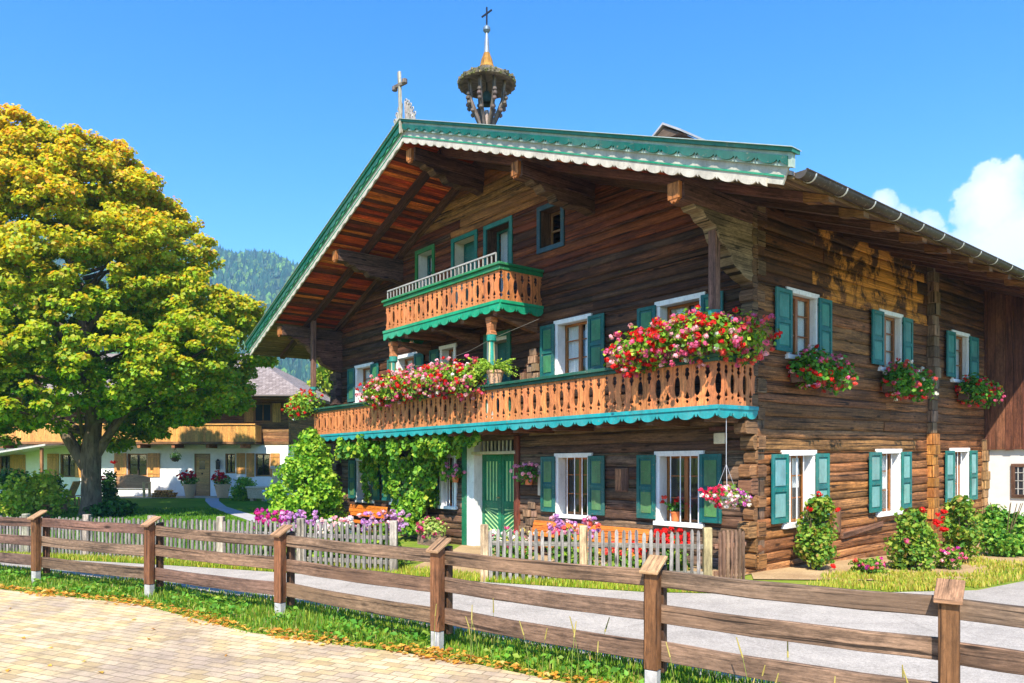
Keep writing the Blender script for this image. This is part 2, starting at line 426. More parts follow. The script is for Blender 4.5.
# ================================================================== GROUND
def ground_mats():
    t = NT('meadow_ground'); p = t.pos()
    n1 = t.noise(p, .5, 6, .65); n2 = t.noise(p, 6, 6, .7)
    col = t.mix(t.ramp(n1, [(.35, 0.0), (.65, 1.0)]), (.10, .19, .02), (.22, .28, .03))
    col = t.mix(t.ramp(n2, [(.45, 0.0), (.75, .7)]), col, (.36, .30, .08))
    M['meadow'] = t.fin(t.bsdf(col, .9, t.bump(n2, .6, .05), .1))
    t = NT('lawn_grass'); p = t.pos()
    n1 = t.noise(p, .7, 6, .65); n2 = t.noise(p, 9, 6, .7)
    col = t.mix(t.ramp(n1, [(.35, 0.0), (.65, 1.0)]), (.05, .15, .008), (.10, .23, .012))
    col = t.mix(t.ramp(n2, [(.4, 0.0), (.8, .6)]), col, (.18, .28, .02))
    M['lawn'] = t.fin(t.bsdf(col, .9, t.bump(n2, .8, .05), .1))
    t = NT('asphalt'); p = t.pos()
    n1 = t.noise(p, .35, 6, .6); n2 = t.noise(p, 90, 4, .8); n3 = t.noise(t.mp(p, (1, 1, 1), (4, 2, 0)), 2.5, 6, .7)
    col = t.mix(t.ramp(n1, [(.3, 0.0), (.7, 1.0)]), (.36, .325, .285), (.45, .41, .355))
    col = t.mix(1, col, t.ramp(n2, [(.3, .60), (.7, 1.3)]), 'MULTIPLY')
    col = t.mix(1, col, t.ramp(n3, [(.3, .80), (.6, 1.06)]), 'MULTIPLY')
    n4 = t.noise(p, 28, 6, .8); col = t.mix(1, col, t.ramp(n4, [(.4, .84), (.6, 1.12)]), 'MULTIPLY')
    vo = t.n('ShaderNodeTexVoronoi', feature='DISTANCE_TO_EDGE'); vo.inputs['Scale'].default_value = .45
    t.l(t.mix(.25, p, t.noise(p, 1.5, 5, .7), 'ADD'), vo.inputs['Vector'])
    col = t.mix(1, col, t.ramp(vo.outputs['Distance'], [(.002, .86), (.006, 1.0)]), 'MULTIPLY')
    M['asphalt'] = t.fin(t.bsdf(col, .9, t.bump(n2, .4, .006), .2))
    t = NT('sandy_soil'); p = t.pos()
    n1 = t.noise(p, 1.2, 6, .7); n2 = t.noise(p, 30, 5, .7)
    col = t.mix(t.ramp(n1, [(.3, 0.0), (.7, 1.0)]), (.32, .20, .10), (.55, .40, .22))
    col = t.mix(1, col, t.ramp(n2, [(.3, .7), (.7, 1.2)]), 'MULTIPLY')
    M['soil'] = t.fin(t.bsdf(col, .95, t.bump(n2, .6, .02), .1))
    t = NT('paving_stones'); p = t.pos(); q = t.mp(p, (1, 1, 1), (0, 0, 0), (0, 0, R(24)))
    wob = t.noise(p, 3, 3, .6)
    q = t.mix(.012, q, wob, 'ADD')
    b = t.n('ShaderNodeTexBrick'); b.inputs['Scale'].default_value = 1
    b.inputs['Brick Width'].default_value = .20; b.inputs['Row Height'].default_value = .105; b.inputs['Mortar Size'].default_value = .006
    b.inputs['Mortar Smooth'].default_value = .3; b.inputs['Bias'].default_value = 0
    b.inputs['Color1'].default_value = (0, 0, 0, 1); b.inputs['Color2'].default_value = (1, 1, 1, 1); b.inputs['Mortar'].default_value = (.5, .5, .5, 1)
    t.l(q, b.inputs['Vector'])
    col = t.ramp(b.outputs[0], [(0.0, (.46, .335, .17)), (.3, (.68, .51, .24)), (.6, (.57, .445, .28)), (1.0, (.74, .58, .32))])
    n1 = t.noise(p, .55, 5, .65, .4); n2 = t.noise(p, 45, 5, .75); n3 = t.noise(t.mp(p, (1, 1, 1), (9, 3, 0)), 3.2, 6, .7, .5)
    col = t.mix(t.ramp(n1, [(.45, 0.0), (.60, .66)]), col, (.31, .235, .20))
    col = t.mix(1, col, t.ramp(n2, [(.3, .78), (.7, 1.12)]), 'MULTIPLY')
    col = t.mix(1, col, t.ramp(n3, [(.3, .72), (.6, 1.06)]), 'MULTIPLY')
    col = t.mix(t.math('MULTIPLY', b.outputs[1], .72), col, (.17, .135, .085))
    h = t.math('ADD', t.math('MULTIPLY', b.outputs[1], -1.0), t.math('MULTIPLY', n2, .25))
    M['paver'] = t.fin(t.bsdf(col, .85, t.bump(h, .7, .012), .2))
    t = NT('garden_path_slabs'); p = t.pos(); n2 = t.noise(p, 5, 5, .7)
    col = t.mix(1, (.42, .41, .42), t.ramp(n2, [(.3, .75), (.7, 1.1)]), 'MULTIPLY')
    M['pathslab'] = t.fin(t.bsdf(col, .9, t.bump(n2, .4, .02), .2))
ground_mats()

def sheet(name, xs, ys, fz, mat, kind='structure'):
    me = bpy.data.meshes.new(name); nx, ny = len(xs), len(ys)
    vs = [(x, y, fz(x, y)) for y in ys for x in xs]
    fs = [(j * nx + i, j * nx + i + 1, (j + 1) * nx + i + 1, (j + 1) * nx + i) for j in range(ny - 1) for i in range(nx - 1)]
    me.from_pydata(vs, [], fs); me.materials.append(M[mat]); me.update()
    o = newobj(name, me); tag(o, kind=kind); return o
def ax_(lo, hi, nlo, nhi, st):
    a = [lo, lo * .6, lo * .35, lo * .2] if lo < -200 else [lo]
    k = nlo
    b = []
    while k <= nhi: b.append(k); k += st
    return sorted(set(a + b + [hi * .2, hi * .35, hi * .6, hi]))
xs = ax_(-2500, 2500, -60, 60, 1.5); ys = sorted(set([-1500, -600, -200, -60, -20] + [i * .75 - 6 for i in range(70)] + [50, 60, 80, 120, 200, 350, 600, 1000, 1800, 3000]))
sheet('ground', xs, ys, lambda x, y: G(x, y) - .012, 'meadow')

def polystrip(name, A, B, mat, dz, sub=6, kind='structure', cross=6):
    """surface between two polylines of the same length"""
    def res(L):
        out = []
        for i in range(len(L) - 1):
            for k in range(sub):
                t = k / sub; out.append((L[i][0] + (L[i + 1][0] - L[i][0]) * t, L[i][1] + (L[i + 1][1] - L[i][1]) * t))
        return out + [L[-1]]
    a, b = res(A), res(B); vs = []; fs = []
    for (p, q) in zip(a, b):
        for k in range(cross + 1):
            t = k / cross; x = p[0] + (q[0] - p[0]) * t; y = p[1] + (q[1] - p[1]) * t
            vs.append((x, y, G(x, y) + dz))
    c1 = cross + 1
    for i in range(len(a) - 1):
        for k in range(cross): fs.append((i * c1 + k, i * c1 + k + 1, (i + 1) * c1 + k + 1, (i + 1) * c1 + k))
    me = bpy.data.meshes.new(name); me.from_pydata(vs, [], fs); me.materials.append(M[mat]); me.update()
    o = newobj(name, me); tag(o, kind=kind); return o

FP = [(5.75, 2.25), (4.25, 3.42), (2.71, 4.57), (1.10, 5.70), (-.68, 6.95), (-2.58, 8.30), (-4.63, 9.49), (-6.80, 10.60), (-9.05, 11.75), (-11.4, 12.85), (-13.8, 13.9)]
def fnorm(i):
    a = Vector((*FP[max(i - 1, 0)], 0)); b = Vector((*FP[min(i + 1, len(FP) - 1)], 0)); d = (b - a).normalized()
    return Vector((-d.y, d.x, 0)) * (1 if -d.y < 0 else 1), d
def foff(i, off):      # off > 0 towards the camera side
    n, d = fnorm(i); n = Vector((d.y, -d.x, 0))
    if n.y > 0: n = -n
    return (FP[i][0] + n.x * off, FP[i][1] + n.y * off)
FNEAR = [foff(i, -.50) for i in range(len(FP))]
roadN = [(12.5, -2.5)] + FNEAR + [(-18, 15.8), (-30, 20)]
roadF = [(22, 15.5), (13, 13.2), (8.6, 11.45), (6.27, 9.95), (3.47, 9.62), (1.8, 9.8), (-.83, 10.75), (-2.9, 11.2), (-4.8, 12.0), (-7.0, 12.95), (-9.2, 13.85), (-12, 15.05), (-18, 17.7), (-30, 23)]
polystrip('road', roadN, roadF, 'asphalt', .004, 6, cross=14)
paveE = [foff(0, .2), foff(1, .2), foff(2, .22), foff(3, .25), (-.55, 6.55), (-2.65, 7.52), (-4.55, 8.98), (-6.9, 9.98), (-9.4, 11.1), (-12, 12.3), (-14.4, 13.3), (-22, 16.5)]
paveN = [(5.0, 1.0), (3.2, -2), (2.4, -3), (1.6, -4), (0, -5), (-4, -5), (-8, -4), (-12, -3), (-15, -2), (-18, 0), (-22, 2), (-30, 6)]
polystrip('pavement', paveE, paveN, 'paver', .008, 4, cross=16)
polystrip('lawn', [(-40, 19), (-20, 19.2), (-12, 16), (-7, 14.2), (-2, 12.2)], [(-40, 38.6), (-20, 38.6), (-12, 38.6), (-7, 38.6), (-5.0, 23)], 'lawn', .006, 8, cross=26)
polystrip('garden_path', [(-15.9, 38.3), (-14.55, 35), (-12.65, 31), (-10.95, 28), (-9.1, 25), (-7.8, 22.8)], [(-15.2, 38.3), (-13.9, 35), (-12.0, 31), (-10.2, 28), (-8.3, 25), (-6.9, 22.8)], 'pathslab', .018, 4, cross=2)
polystrip('garden_bed', [(2.8, 10.5), (-.2, 10.9)], [(3.75, 11.45), (-.9, 17.2)], 'soil', .002, 8, cross=8)
polystrip('house_border', [(3.55, 10.85), (6.4, 10.7), (9.7, 13.0), (15, 16.6)], [(3.75, 11.6), (7.7, 14.8), (11.5, 18), (15, 21)], 'soil', .006, 6, cross=6)
polystrip('entrance_path', [(-1.75, 11.2), (-1.4, 14), (-1.2, 17.4)], [(-.45, 10.85), (-.3, 14), (-.2, 16.8)], 'soil', .010, 6, cross=3)

# grass tufts (stuff)
def blades(name, P, h, wd, cols, seed, bend=.45, sub=''):
    rs = np.random.RandomState(seed); N = len(P); P = np.asarray(P, float); h = np.broadcast_to(h, (N,))
    a = rs.uniform(0, 2 * math.pi, N); lean = rs.uniform(.05, bend, N) * h
    sx = np.cos(a); sy = np.sin(a); b = rs.uniform(0, 2 * math.pi, N)
    vs = np.empty((N, 5, 3)); wv = np.stack([-sy, sx, np.zeros(N)], 1) * np.broadcast_to(wd, (N,))[:, None]
    ld = np.stack([sx * lean, sy * lean, np.zeros(N)], 1); up = np.zeros((N, 3)); up[:, 2] = h
    vs[:, 0] = P - wv; vs[:, 1] = P + wv; vs[:, 2] = P + ld * .35 + up * .6 + wv * .8; vs[:, 3] = P + ld * .35 + up * .6 - wv * .8; vs[:, 4] = P + ld + up
    me = bpy.data.meshes.new(name); me.vertices.add(5 * N); me.vertices.foreach_set('co', vs.ravel())
    me.loops.add(7 * N); i5 = np.arange(N)[:, None] * 5
    me.loops.foreach_set('vertex_index', (i5 + np.array([0, 1, 2, 3, 3, 2, 4])).ravel().astype(np.int32))
    me.polygons.add(2 * N); ls = np.stack([np.arange(N) * 7, np.arange(N) * 7 + 4], 1).ravel(); me.polygons.foreach_set('loop_start', ls.astype(np.int32))
    me.update(calc_edges=True); me.validate()
    at = me.color_attributes.new('col', 'FLOAT_COLOR', 'POINT'); c = np.ones((N, 5, 4)); c[:, :, :3] = np.clip(cols, 0, 1)[:, None]
    at.data.foreach_set('color', c.ravel()); me.materials.append(M['leaf'])
    o = newobj(name, me); tag(o, kind='stuff'); return o
def along_fence(N, lo, hi, rs, i0=0, i1=None):
    i1 = len(FP) - 1 if i1 is None else i1
    out = []
    for _ in range(N):
        k = rs.uniform(i0, i1); i = int(k); t = k - i; o = rs.uniform(lo, hi)
        a = foff(i, o); b = foff(i + 1, o); x = a[0] + (b[0] - a[0]) * t; y = a[1] + (b[1] - a[1]) * t
        out.append((x, y, G(x, y)))
    return np.array(out)
def pave_side(x, y):   # y of the paver edge at x
    L = sorted(paveE)
    for a, b in zip(L, L[1:]):
        if a[0] <= x <= b[0]: return a[1] + (b[1] - a[1]) * (x - a[0]) / (b[0] - a[0] + 1e-9)
    return 0
rs = np.random.RandomState(5)
P = along_fence(66000, -.60, .85, rs); P = np.array([p for p in P if p[1] > pave_side(p[0], 0) + .08 * math.sin(p[0] * 5) + .02])
patch = np.sin(P[:, 0] * 2.1) * .5 + np.sin(P[:, 0] * 5.3 + P[:, 1] * 4) * .5
edge = np.array([min(1, max(.25, (p[1] - pave_side(p[0], 0)) / .35)) for p in P])
hh = rs.uniform(.03, .10, len(P)) * (1 + .5 * patch) * edge
blades('grass', P, hh, rs.uniform(.004, .009, len(P)), palette([(.10, .24, .02), (.19, .33, .025), (.30, .38, .04), (.42, .36, .10)], [3, 4, 2, .8], len(P), rs), 6)
# broad-leaved weeds along the fence foot
P = along_fence(5200, -.2, .4, rs); P = np.array([p for p in P if p[1] > pave_side(p[0], 0) + .1 and math.sin(p[0] * 3.1) + math.sin(p[0] * 7.7 + 2) + rs.uniform(-.6, .6) > -.1])
P[:, 2] += rs.uniform(.02, .11, len(P))
o = leaves('weeds', P, rs.uniform(.04, .09, len(P)), palette([(.08, .24, .02), (.15, .34, .03), (.25, .38, .04)], [2, 3, 1], len(P), rs), None, Vector((0, 0, 0)), upb=1.2, seed=9); tag(o, kind='stuff')
P = along_fence(36, -.12, .3, rs, 1.0, 4.0); mbw = MB()
for p in P:
    h = rs.uniform(.25, .55); a = rs.uniform(0, 6.28); q = [(p[0] + math.cos(a) * h * .18 * t * t, p[1] + math.sin(a) * h * .18 * t * t, p[2] + h * t) for t in (0, .4, .75, 1)]
    mbw.tube(q, [.003, .0026, .002, .0015], (.30, .36, .08), 'leaf', 4); mbw.tube([q[2], q[3]], [.007, .004], (.50, .42, .12), 'leaf', 5)
o = mbw.build('weeds'); tag(o, kind='stuff')
# fallen leaves
P = along_fence(11000, .05, .95, rs, 0, 9.9); P = np.array([p for p in P if abs(p[1] - pave_side(p[0], 0) - .06) < .06 + .20 * math.sin(p[0] * 2.3) ** 2 * rs.uniform(0, 1)])
Q = np.stack([rs.uniform(-9, 1, 130), rs.uniform(4.5, 11, 130), np.zeros(130)], 1); Q = np.array([p for p in Q if p[1] < pave_side(p[0], 0)])
P = np.concatenate([P, Q]); P[:, 2] = [G(p[0], p[1]) + .015 + rs.uniform(0, .03) * (p[1] > pave_side(p[0], 0)) for p in P]
o = leaves('fallen_leaves', P, rs.uniform(.04, .085, len(P)), palette([(.62, .30, .04), (.70, .42, .07), (.42, .18, .04), (.55, .45, .14)], [4, 3, 2, 1], len(P), rs), None, Vector((0, 0, 0)), upb=3.0, fold=.16, seed=10); tag(o, kind='stuff')
# verge in front of the picket fence, and the grass by the side wall
def rand_between(A, B, N, rs):
    out = []
    for _ in range(N):
        k = rs.uniform(0, len(A) - 1.0001); i = int(k); t = k - i; q = rs.uniform()
        ax = A[i][0] + (A[i + 1][0] - A[i][0]) * t; ay = A[i][1] + (A[i + 1][1] - A[i][1]) * t
        bx = B[i][0] + (B[i + 1][0] - B[i][0]) * t; by = B[i][1] + (B[i + 1][1] - B[i][1]) * t
        x = ax + (bx - ax) * q; y = ay + (by - ay) * q; out.append((x, y, G(x, y)))
    return np.array(out)
YG = [(.20, .33, .02), (.34, .42, .03), (.46, .43, .06), (.52, .40, .09)]
P = rand_between([(3.3, 9.72), (1.8, 9.85), (-.83, 10.8), (-2.9, 11.25), (-4.8, 12.05), (-7.0, 13.0), (-9.2, 13.9), (-12, 15.1)], [(3.2, 10.4), (1.8, 10.35), (-.5, 11.1), (-2.4, 12.4), (-4.8, 12.7), (-7, 13.6), (-9.2, 14.5), (-12, 15.6)], 26000, rs)
blades('grass', P, rs.uniform(.03, .11, len(P)), rs.uniform(.005, .010, len(P)), palette(YG, [3, 4, 3, 1], len(P), rs), 7)
P = rand_between([(3.6, 9.7), (6.2, 10.0), (8.6, 11.5), (13, 13.3)], [(4.0, 11.0), (6.6, 12.0), (9.2, 14.2), (14, 17.5)], 34000, rs)
nz = np.sin(P[:, 0] * 1.7 + P[:, 1]) + np.sin(P[:, 0] * .8 - P[:, 1] * 2.1) + rs.uniform(-.9, .9, len(P))
nz2 = np.sin(P[:, 0] * 4.3 + P[:, 1] * 2.2) * np.sin(P[:, 1] * 5.1 - P[:, 0]); P = P[(nz > .2) & (nz2 > -.45)]
blades('grass', P, rs.uniform(.03, .09, len(P)), rs.uniform(.005, .011, len(P)), palette(YG, [1.2, 3, 5, 3.5], len(P), rs), 8)
P = rand_between([(-20, 17.5), (-12, 16), (-7, 14.2), (-4, 13.0)], [(-20, 30), (-12, 30), (-8, 30), (-6, 24)], 36000, rs)
P = np.array([p for p in P if not (-9.3 - (p[1] - 25) * .57 < p[0] < -8.0 - (p[1] - 25) * .57)])
blades('grass', P, rs.uniform(.04, .10, len(P)), rs.uniform(.008, .016, len(P)), palette([(.06, .17, .01), (.10, .24, .015), (.18, .30, .02)], [3, 3, 1.5], len(P), rs), 12)

# hill with forest
def hillz(x, y):
    ridge = 262 - (x + 330) * .20 + 9 * math.sin(x * .013) + 4 * math.sin(x * .031 + 1)
    ridge = max(ridge, 0) * (1 if x > -700 else 1)
    t = sstep((y - 480) / 560.0)
    return t * ridge + 8 * math.sin(x * .05 + y * .03) * t - 3
def build_hill():
    t = NT('forest_floor'); p = t.pos(); n = t.noise(p, .02, 5, .6)
    M['forestfloor'] = t.fin(t.bsdf(t.mix(t.ramp(n, [(.4, 0.0), (.6, 1.0)]), (.03, .06, .02), (.10, .15, .04)), .95, None, .05))
    xs = [-1500 + 30 * i for i in range(80)]; ys = [440 + 25 * i for i in range(40)]
    sheet('hill', xs, ys, hillz, 'forestfloor')
    rs = np.random.RandomState(3); mb_v = []; mb_f = []; cols = []
    N = 0
    while N < 17000:
        x = rs.uniform(-900, 350); y = rs.uniform(470, 1120); z = hillz(x, y)
        if not (-.85 < x / y < .2): continue
        cl = math.sin(x * .045 + 1.7) * math.sin(y * .04 + x * .012)
        if cl + rs.uniform(-.9, .9) > 1.15: continue
        decid = rs.uniform() < .22 + .25 * (z < 60)
        h = rs.uniform(9, 17) * (.75 if decid else 1); r = h * (.42 if decid else .24); b = len(mb_v); k = 5
        prof = [(.0, .8), (.12, 1), (.5, .62), (1, .0)] if not decid else [(.05, .6), (.35, 1), (.75, .7), (1, .05)]
        for q, (zz, rr) in enumerate(prof):
            for j in range(k):
                a = 2 * math.pi * j / k + q * .4; jit = rs.uniform(.75, 1.2)
                mb_v.append((x + r * rr * jit * math.cos(a), y + r * rr * jit * math.sin(a), z + h * zz - 1))
        for q in range(3):
            for j in range(k): mb_f.append((b + q * k + j, b + q * k + (j + 1) % k, b + (q + 1) * k + (j + 1) % k, b + (q + 1) * k + j))
        c = np.array((.12, .24, .03) if decid else (.025, .095, .04)) * rs.uniform(.65, 1.6); cols += [c] * (4 * k); N += 1
    me = bpy.data.meshes.new('forest'); me.from_pydata(mb_v, [], mb_f)
    at = me.color_attributes.new('col', 'FLOAT_COLOR', 'POINT'); c4 = np.ones((len(cols), 4)); c4[:, :3] = cols; at.data.foreach_set('color', c4.ravel())
    me.materials.append(M['leaf']); me.update(); o = newobj('forest', me); tag(o, kind='stuff')
build_hill()

# ================================================================== FARMHOUSE
TEAL = (.008, .12, .108); TEALP = (.035, .20, .145); GREEN = (.006, .20, .095); DKGREEN = (.008, .085, .05)
FTEAL = (.012, .30, .31); WHITE = (.80, .79, .77); ORANGE = (.53, .185, .062); CASE = (.30, .105, .022)
house = thing('farmhouse', Hm(0, 0, -.3), 'large dark log farmhouse with green shutters, two carved balconies and a bell turret', 'house')
RA, RZ, RSL = 7.1, 9.0, .40
def zr(u): return RZ - RSL * abs(u - RA)
def zq(u): return zr(u) - .20
def zs(u): return zr(u) - .36
UL, UR = 16.05, -1.72

def wob(k, s): return .006 * math.sin(s * 1.9 + k * 1.7) + .004 * math.sin(s * 5.7 + k * 5.1)
def logwall(mb, s0, s1, z0, z1, ops, colf, matf, step=.24, clip=None, bulge=.012, splits=None):
    fixed = sorted(set([z0, z1] + [o[2] for o in ops if z0 < o[2] < z1] + [o[3] for o in ops if z0 < o[3] < z1]))
    # merge fixed lines that nearly coincide
    rows = []
    for a, b in zip(fixed, fixed[1:]):
        n = max(1, round((b - a) / step)); cuts = [a + (b - a) * (i + (uni(-.16, .16) if 0 < i < n else 0)) / n for i in range(n + 1)]
        for i in range(n): rows.append((cuts[i], cuts[i + 1], i == 0, i == n - 1))
    for ri, (a, b, fa, fb) in enumerate(rows):
        mid = (a + b) / 2
        segs = [(s0, s1)]
        for o in ops:
            if o[2] - .001 < mid < o[3] + .001:
                ns = []
                for q in segs:
                    if o[1] <= q[0] or o[0] >= q[1]: ns.append(q)
                    else:
                        if o[0] > q[0]: ns.append((q[0], o[0]))
                        if o[1] < q[1]: ns.append((o[1], q[1]))
                segs = ns
        for (p, q) in segs:
            # split long runs into butted logs
            cuts = [p] + ([x + uni(-.45, .45) for x in splits if p + .6 < x < q - .6] if splits and mid > 4.4 else [])
            while q - cuts[-1] > 7: cuts.append(cuts[-1] + uni(3.5, 6))
            cuts.append(q)
            for c0, c1 in zip(cuts, cuts[1:]):
                if c1 - c0 < .02: continue
                col = colf((c0 + c1) / 2, mid); mt = matf((c0 + c1) / 2, mid)
                n = max(1, int((c1 - c0) / .45)); S = [c0 + (c1 - c0) * i / n for i in range(n + 1)]
                prof = [(0, -.036), (.022, -.004), (.3, bulge * .25), (.6, bulge * .3), (.975, -.003), (1, -.036)]
                vs = []; oo = (uni(0, 50), uni(0, 50)); ph = uni(0, 9); dz = uni(-.012, .012)
                for s in S:
                    za = a + (0 if fa else wob(ri, s)); zb = b + (0 if fb else wob(ri + 1, s))
                    for t, d in prof:
                        z = za + (zb - za) * t; ss = s
                        if clip: lo, hi = clip(z); ss = min(max(s, lo), hi)
                        jd = .007 * math.sin(s * 3.3 + ph + t * 4) + .004 * math.sin(s * 9 + ph * 3)
                        vs.append((ss, d + dz + (jd if d > -.02 else 0), z))
                m = len(prof); fs = []; uvs = []
                for i in range(n):
                    for k in range(m - 1):
                        f = (i * m + k, (i + 1) * m + k, (i + 1) * m + k + 1, i * m + k + 1); fs.append(f)
                        uvs.append([(vs[j][0] + oo[0], vs[j][2] + oo[1]) for j in f])
                mb.add(vs, fs, uvs, col, mt, True)
                for e in (0, n):   # end caps going back into the wall
                    base = [vs[e * m + k] for k in range(m)]
                    back = [(x, -.22, z) for x, d, z in base]
                    mb.add(base + back, [(k, k + 1, m + k + 1, m + k) for k in range(m - 1)], [[(base[k][2], 0), (base[k + 1][2], 0), (base[k + 1][2], .2), (base[k][2], .2)] for k in range(m - 1)], col, mt)

def jit(c, a=.22, h=.07):
    f = 1 + uni(-a, a); return tuple(x * f * (1 + uni(-h, h)) for x in c)
def fcol(s, z):
    if z < 2.5: return jit(random.choice([(.115, .066, .036), (.145, .085, .05), (.085, .045, .028), (.19, .115, .07)]), .25)
    if z < 5.6: return jit(random.choice([(0.065, 0.027, 0.012), (0.088, 0.037, 0.016), (0.106, 0.041, 0.016), (0.059, 0.030, 0.017)]), .25)
    if 4.5 < s < 10.5 and z > 7.15: return jit(random.choice([(0.224, 0.093, 0.027), (0.248, 0.113, 0.036), (0.189, 0.064, 0.016)]), .2)
    return jit(random.choice([(0.100, 0.027, 0.010), (0.130, 0.035, 0.012), (0.083, 0.030, 0.013), (0.165, 0.042, 0.012), (0.100, 0.044, 0.022)]), .22)
def scol(s, z):
    if z < 2.3: return jit(random.choice([(0.213, 0.089, 0.030), (0.263, 0.116, 0.041), (0.174, 0.073, 0.028), (0.292, 0.121, 0.037)]), .25)
    if z < 4.5: return jit(random.choice([(0.180, 0.078, 0.030), (0.218, 0.099, 0.037), (0.151, 0.068, 0.028)]), .25)
    return jit(random.choice([(0.095, 0.037, 0.012), (0.067, 0.027, 0.010), (0.135, 0.052, 0.016)]), .2)

WIN_F = [  # centre, width, bottom, top on the gable front; style
    (1.49, .98, .62, 1.92, 'low_iron'), (4.07, .99, .62, 1.92, 'low_iron_plain'), (8.39, .70, .62, 1.96, 'low_iron_plain'), (10.58, .98, .62, 1.90, 'low'), (12.53, 1.0, .62, 1.90, 'low'),
    (1.47, 1.0, 3.38, 4.56, 'up_curtain'), (4.08, 1.0, 3.38, 4.62, 'up_curtain'), (8.39, .66, 3.55, 4.62, 'up_plain'), (10.3, .98, 3.45, 4.62, 'up'), (12.59, 1.0, 3.45, 4.60, 'up')]
WIN_S = [(1.27, 1.02, .62, 1.90, 's_iron'), (4.68, 1.04, .60, 1.91, 's_iron'), (8.37, 1.08, .60, 1.92, 's_iron'),
         (1.37, 1.0, 3.40, 4.58, 's_up'), (4.76, 1.0, 3.42, 4.62, 's_up'), (8.40, 1.02, 3.40, 4.58, 's_up')]
GAB = [(9.42, .88, 6.15, 7.22, 'green'), (7.73, 1.04, 5.15, 7.15, 'teal'), (6.46, 1.02, 5.15, 7.14, 'tealdoor'), (4.73, .82, 6.10, 7.08, 'blue')]
DOOR = (5.88, 7.56, -.2, 2.3); BDOOR = (6.0, 6.95, 2.58, 4.66)
def hole(wd, m=.05): return (wd[0] - wd[1] / 2 + m, wd[0] + wd[1] / 2 - m, wd[2] + m * .6, wd[3] - m)
def wall_front():
    mb = MB(fac)
    ops1 = [hole(x) for x in WIN_F if x[3] < 2.5] + [DOOR]
    logwall(mb, 0, 14.25, -.5, 2.5, ops1, fcol, lambda s, z: 'log', .185)
    ops2 = [hole(x) for x in WIN_F if x[3] > 2.5] + [BDOOR]
    logwall(mb, 0, 14.25, 2.5, 5.15, ops2, fcol, lambda s, z: 'log', .185)
    def clip(z): 
        k = (RZ - .37 - z) / RSL; return max(0, RA - k), min(14.25, RA + k)
    logwall(mb, 0, 14.25, 5.15, 8.6, [hole(x) for x in GAB], fcol, lambda s, z: 'log', .17, clip, .009)
    mb.build('log_wall', house, recalc=False)
    mb = MB(sid)
    logwall(mb, 0, 10.15, -.75, 2.45, [hole(x) for x in WIN_S if x[3] < 2.5], scol, lambda s, z: 'log', .18)
    logwall(mb, 0, 10.15, 2.45, 5.84, [hole(x) for x in WIN_S if x[3] > 2.5], scol, lambda s, z: 'stain' if (4.5 < z < 5.75 and 1.6 < s < 6.6) else 'log', .20, splits=(1.9, 6.35))
    mb.build('log_wall', house, recalc=False)
    mb = MB(Hm)   # unseen back and left walls, boarded
    for k in range(46):
        v0 = k * .4; mb.box(14.25, 14.30, v0, v0 + .385, -.75, zs(14.25) - .02, jit((.11, .07, .05)), 'plank', 2)
    for k in range(36):
        u0 = k * .4; mb.box(u0 - 0.0, u0 + .385, 18.3, 18.35, -.75, min(zs(u0), zs(u0 + .4)) - .03, jit((.11, .07, .05)), 'plank', 2)
    for k in range(20):
        v0 = 10.15 + k * .42; mb.box(-.04, 0.0, v0, v0 + .405, -.75, 5.95, jit((.08, .05, .035)), 'plank', 2)
    mb.build('board_wall', house)
    # floors keep the rooms dark
    mb = MB(Hm)
    for z in (2.40, 5.05): mb.box(.25, 14.0, .3, 18.2, z, z + .08, (.1, .07, .05), 'plank', 1)
    mb.box(.3, 14.0, 2.6, 2.68, -.5, 5.0, (.25, .22, .18), 'plaster'); mb.box(2.4, 2.48, .3, 18, -.5, 5.0, (.25, .22, .18), 'plaster')
    mb.box(.5, 13.7, 2.6, 2.68, 5.1, 6.9, (.2, .17, .13), 'plaster')
    mb.build('inner_floor', house)
    mb = MB(Hm)
    mb.box(-.03, 10.0, -.05, 0.02, -.8, -.34, (.35, .33, .30), 'stone'); mb.box(10.0, 14.28, -.05, .02, -.8, -.34, (.33, .31, .29), 'stone')
    mb.box(-.045, .015, .02, 10.1, -1.0, -.38, (.36, .33, .29), 'stone', 1)
    mb.build('stone_plinth', house)
wall_front()

